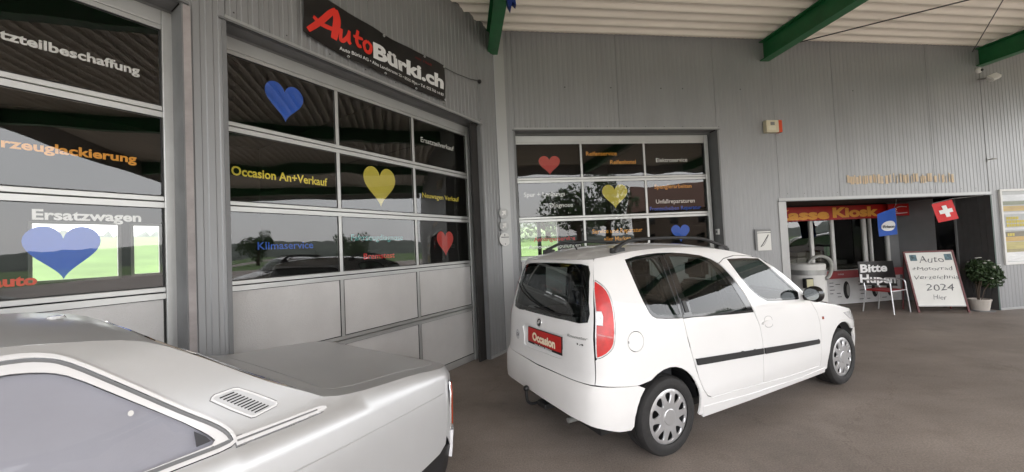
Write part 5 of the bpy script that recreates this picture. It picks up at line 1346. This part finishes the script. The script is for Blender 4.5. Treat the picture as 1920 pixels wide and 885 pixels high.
    # deck, boot lid, roof, glass
    e = .999
    lidp = [(.74, -.86), (1.30, -.86), (1.395, -.84), (1.43, -.78), (1.43, .78), (1.395, .84), (1.30, .86), (.74, .86)]
    region('deck', TP, [(.002, -e), (1.52, -e), (1.52, e), (.002, e)], [lidp], m_silver, t, step=.07, gap=.001, skirt=.012)
    region('boot_lid', TP, lidp, [], m_silver, t, step=.07, gap=.0035, skirt=.02, off=.0015)
    rw = round_loop([(1.57, -.86), (1.70, -.88), (1.90, -.88), (1.99, -.84), (2.0, 0), (1.99, .84), (1.90, .88), (1.70, .88), (1.57, .86), (1.55, 0)], 2)
    region('roof', TP, [(1.52, -e), (3.58, -e), (3.58, e), (1.52, e)], [rw], m_silver, t, step=.06, gap=0, skirt=.01)
    region('rear_window', TP, rw, [], m_silverglass, t, step=.08, off=-.004, gap=-.002, skirt=0)
    region('chrome_frame', TP, inset(rw, -.012), [inset(rw, .012)], m_chrome, t, step=.08, off=.004, gap=0, skirt=.006)
    region('windscreen', TP, [(3.58, -.94), (4.22, -.95), (4.22, .95), (3.58, .94)], [], m_silverglass, t, step=.09, gap=0, skirt=0)
    for s in (1, -1): region('windscreen_pillar', TP, [(3.58, s * .94), (4.22, s * .95), (4.22, s * e), (3.58, s * e)][::s], [], m_silver, t, step=.06, gap=0, skirt=0)
    region('bonnet', TP, [(4.22, -e), (c.UM - .02, -e), (c.UM - .02, e), (4.22, e)], [], m_silver, t, step=.08, gap=0, skirt=0)
    # small rubber stop seen on the roof
    rr = TP(2.217, -.335)
    G().lathe([(0, .012), (.02, .010), (.026, .0)], 16, 'Z', (rr[0], rr[1], rr[2])).out('roof_cap', m_clear, t)
    G().box(-1.0, 3.3, -.6, .6, .22, .28).out('underbody', m_black, t)
    G().box(-.2, 2.6, -.72, .72, .28, .34).out('cabin_floor', m_seat, t)
    for y in (-.36, .36):
        autosmooth(G().box(1.0, 1.15, y - .25, y + .25, .45, 1.05, .04).out('front_seat', m_seat, t), 40)
    autosmooth(G().box(.05, .22, -.66, .66, .45, 1.02, .04).out('rear_seat', m_seat, t), 40)
    return t
silver_car()

# ------------------------------------------------------------------ far surroundings behind the camera (seen in reflections)
def tree(x, y, h, r, m, lab, seed):
    q = random.Random(seed); t = thing('leafy_tree', lab, 'tree', Matrix.Translation((x, y, 0)), 'trees on the meadows')
    g = G(); g.tube([(0, 0, 0), (.1, 0, h * .3), (0, .15, h * .55), (0, 0, h * .8)], [r * .09, r * .07, r * .05, r * .02], 8)
    for k in range(6):
        a = q.uniform(0, 6.28); g.tube([(0, 0, h * .4), (r * .5 * math.cos(a), r * .5 * math.sin(a), h * .65)], [r * .035, r * .012], 5)
    g.out('trunk', m_bark, t)
    cl = [(q.gauss(0, .4) * r, q.gauss(0, .4) * r, h * (.62 + q.gauss(0, .16)), r * q.uniform(.3, .5)) for _ in range(14)]
    def fn():
        c = q.choice(cl); v = Vector((q.gauss(0, 1), q.gauss(0, 1), q.gauss(0, 1))).normalized() * c[3] * q.uniform(.6, 1.05)
        return (c[0] + v.x, c[1] + v.y, c[2] + v.z)
    g = G(); leaves(g, 3200, fn, r * .062, q); g.out('crown', m, t)
TREES = ((16, -25, 8.6, 3.8, 'tallest broad tree across the road'), (20.5, -26, 8.2, 3.4, 'broad tree between the tallest tree and the farm house'), (9, -56, 7, 3.4, 'small broad tree standing alone far across the road'),
         (70, 6, 5, 3.4, 'round tree far out to the right beyond the forecourt'), (88, -12, 6, 4, 'wide tree farthest to the right of the forecourt'), (76, 30, 8, 4, 'round tree at the far right near the hill'),
         (-13, 36, 8, 4, 'broad tree on the meadow behind the left workshop wing'), (-24, 40, 9, 5, 'wide tree on the meadow farthest left behind the workshop'), (4, 42, 8, 4.5, 'broad tree on the meadow behind the rear workshop wall'), (-4, 46, 8, 4, 'tree between the two meadow trees behind the workshop'))
for k, (x, y, h, r, lab) in enumerate(TREES):
    tree(x, y, h, r, m_leaf2, lab, k + 10)
hs = thing('farm_house', 'brown farm house with gable roof beyond the road', 'house', Matrix.Translation((32, -27, 0)) @ Matrix.Rotation(R(40), 4, 'Z'))
G().box(-6, 6, -4, 4, 0, 5.5).out('wall', mat('house wall', (.14, .10, .075), rough=.8), hs)
G().add([(-6.5, -4.6, 5.3), (6.5, -4.6, 5.3), (6.5, 4.6, 5.3), (-6.5, 4.6, 5.3), (-6.5, 0, 8.6), (6.5, 0, 8.6)], [(0, 1, 5, 4), (2, 3, 4, 5), (0, 4, 3), (1, 2, 5)]).out('roof', mat('roof tiles', (.13, .06, .04), rough=.8), hs)
for x in (-4, -1.4, 1.4, 4):
    G().box(x - .5, x + .5, 3.99, 4.04, 1, 2.4).out('window', m_gloss, hs); G().box(x - .5, x + .5, 3.99, 4.04, 3.4, 4.6).out('window', m_gloss, hs)
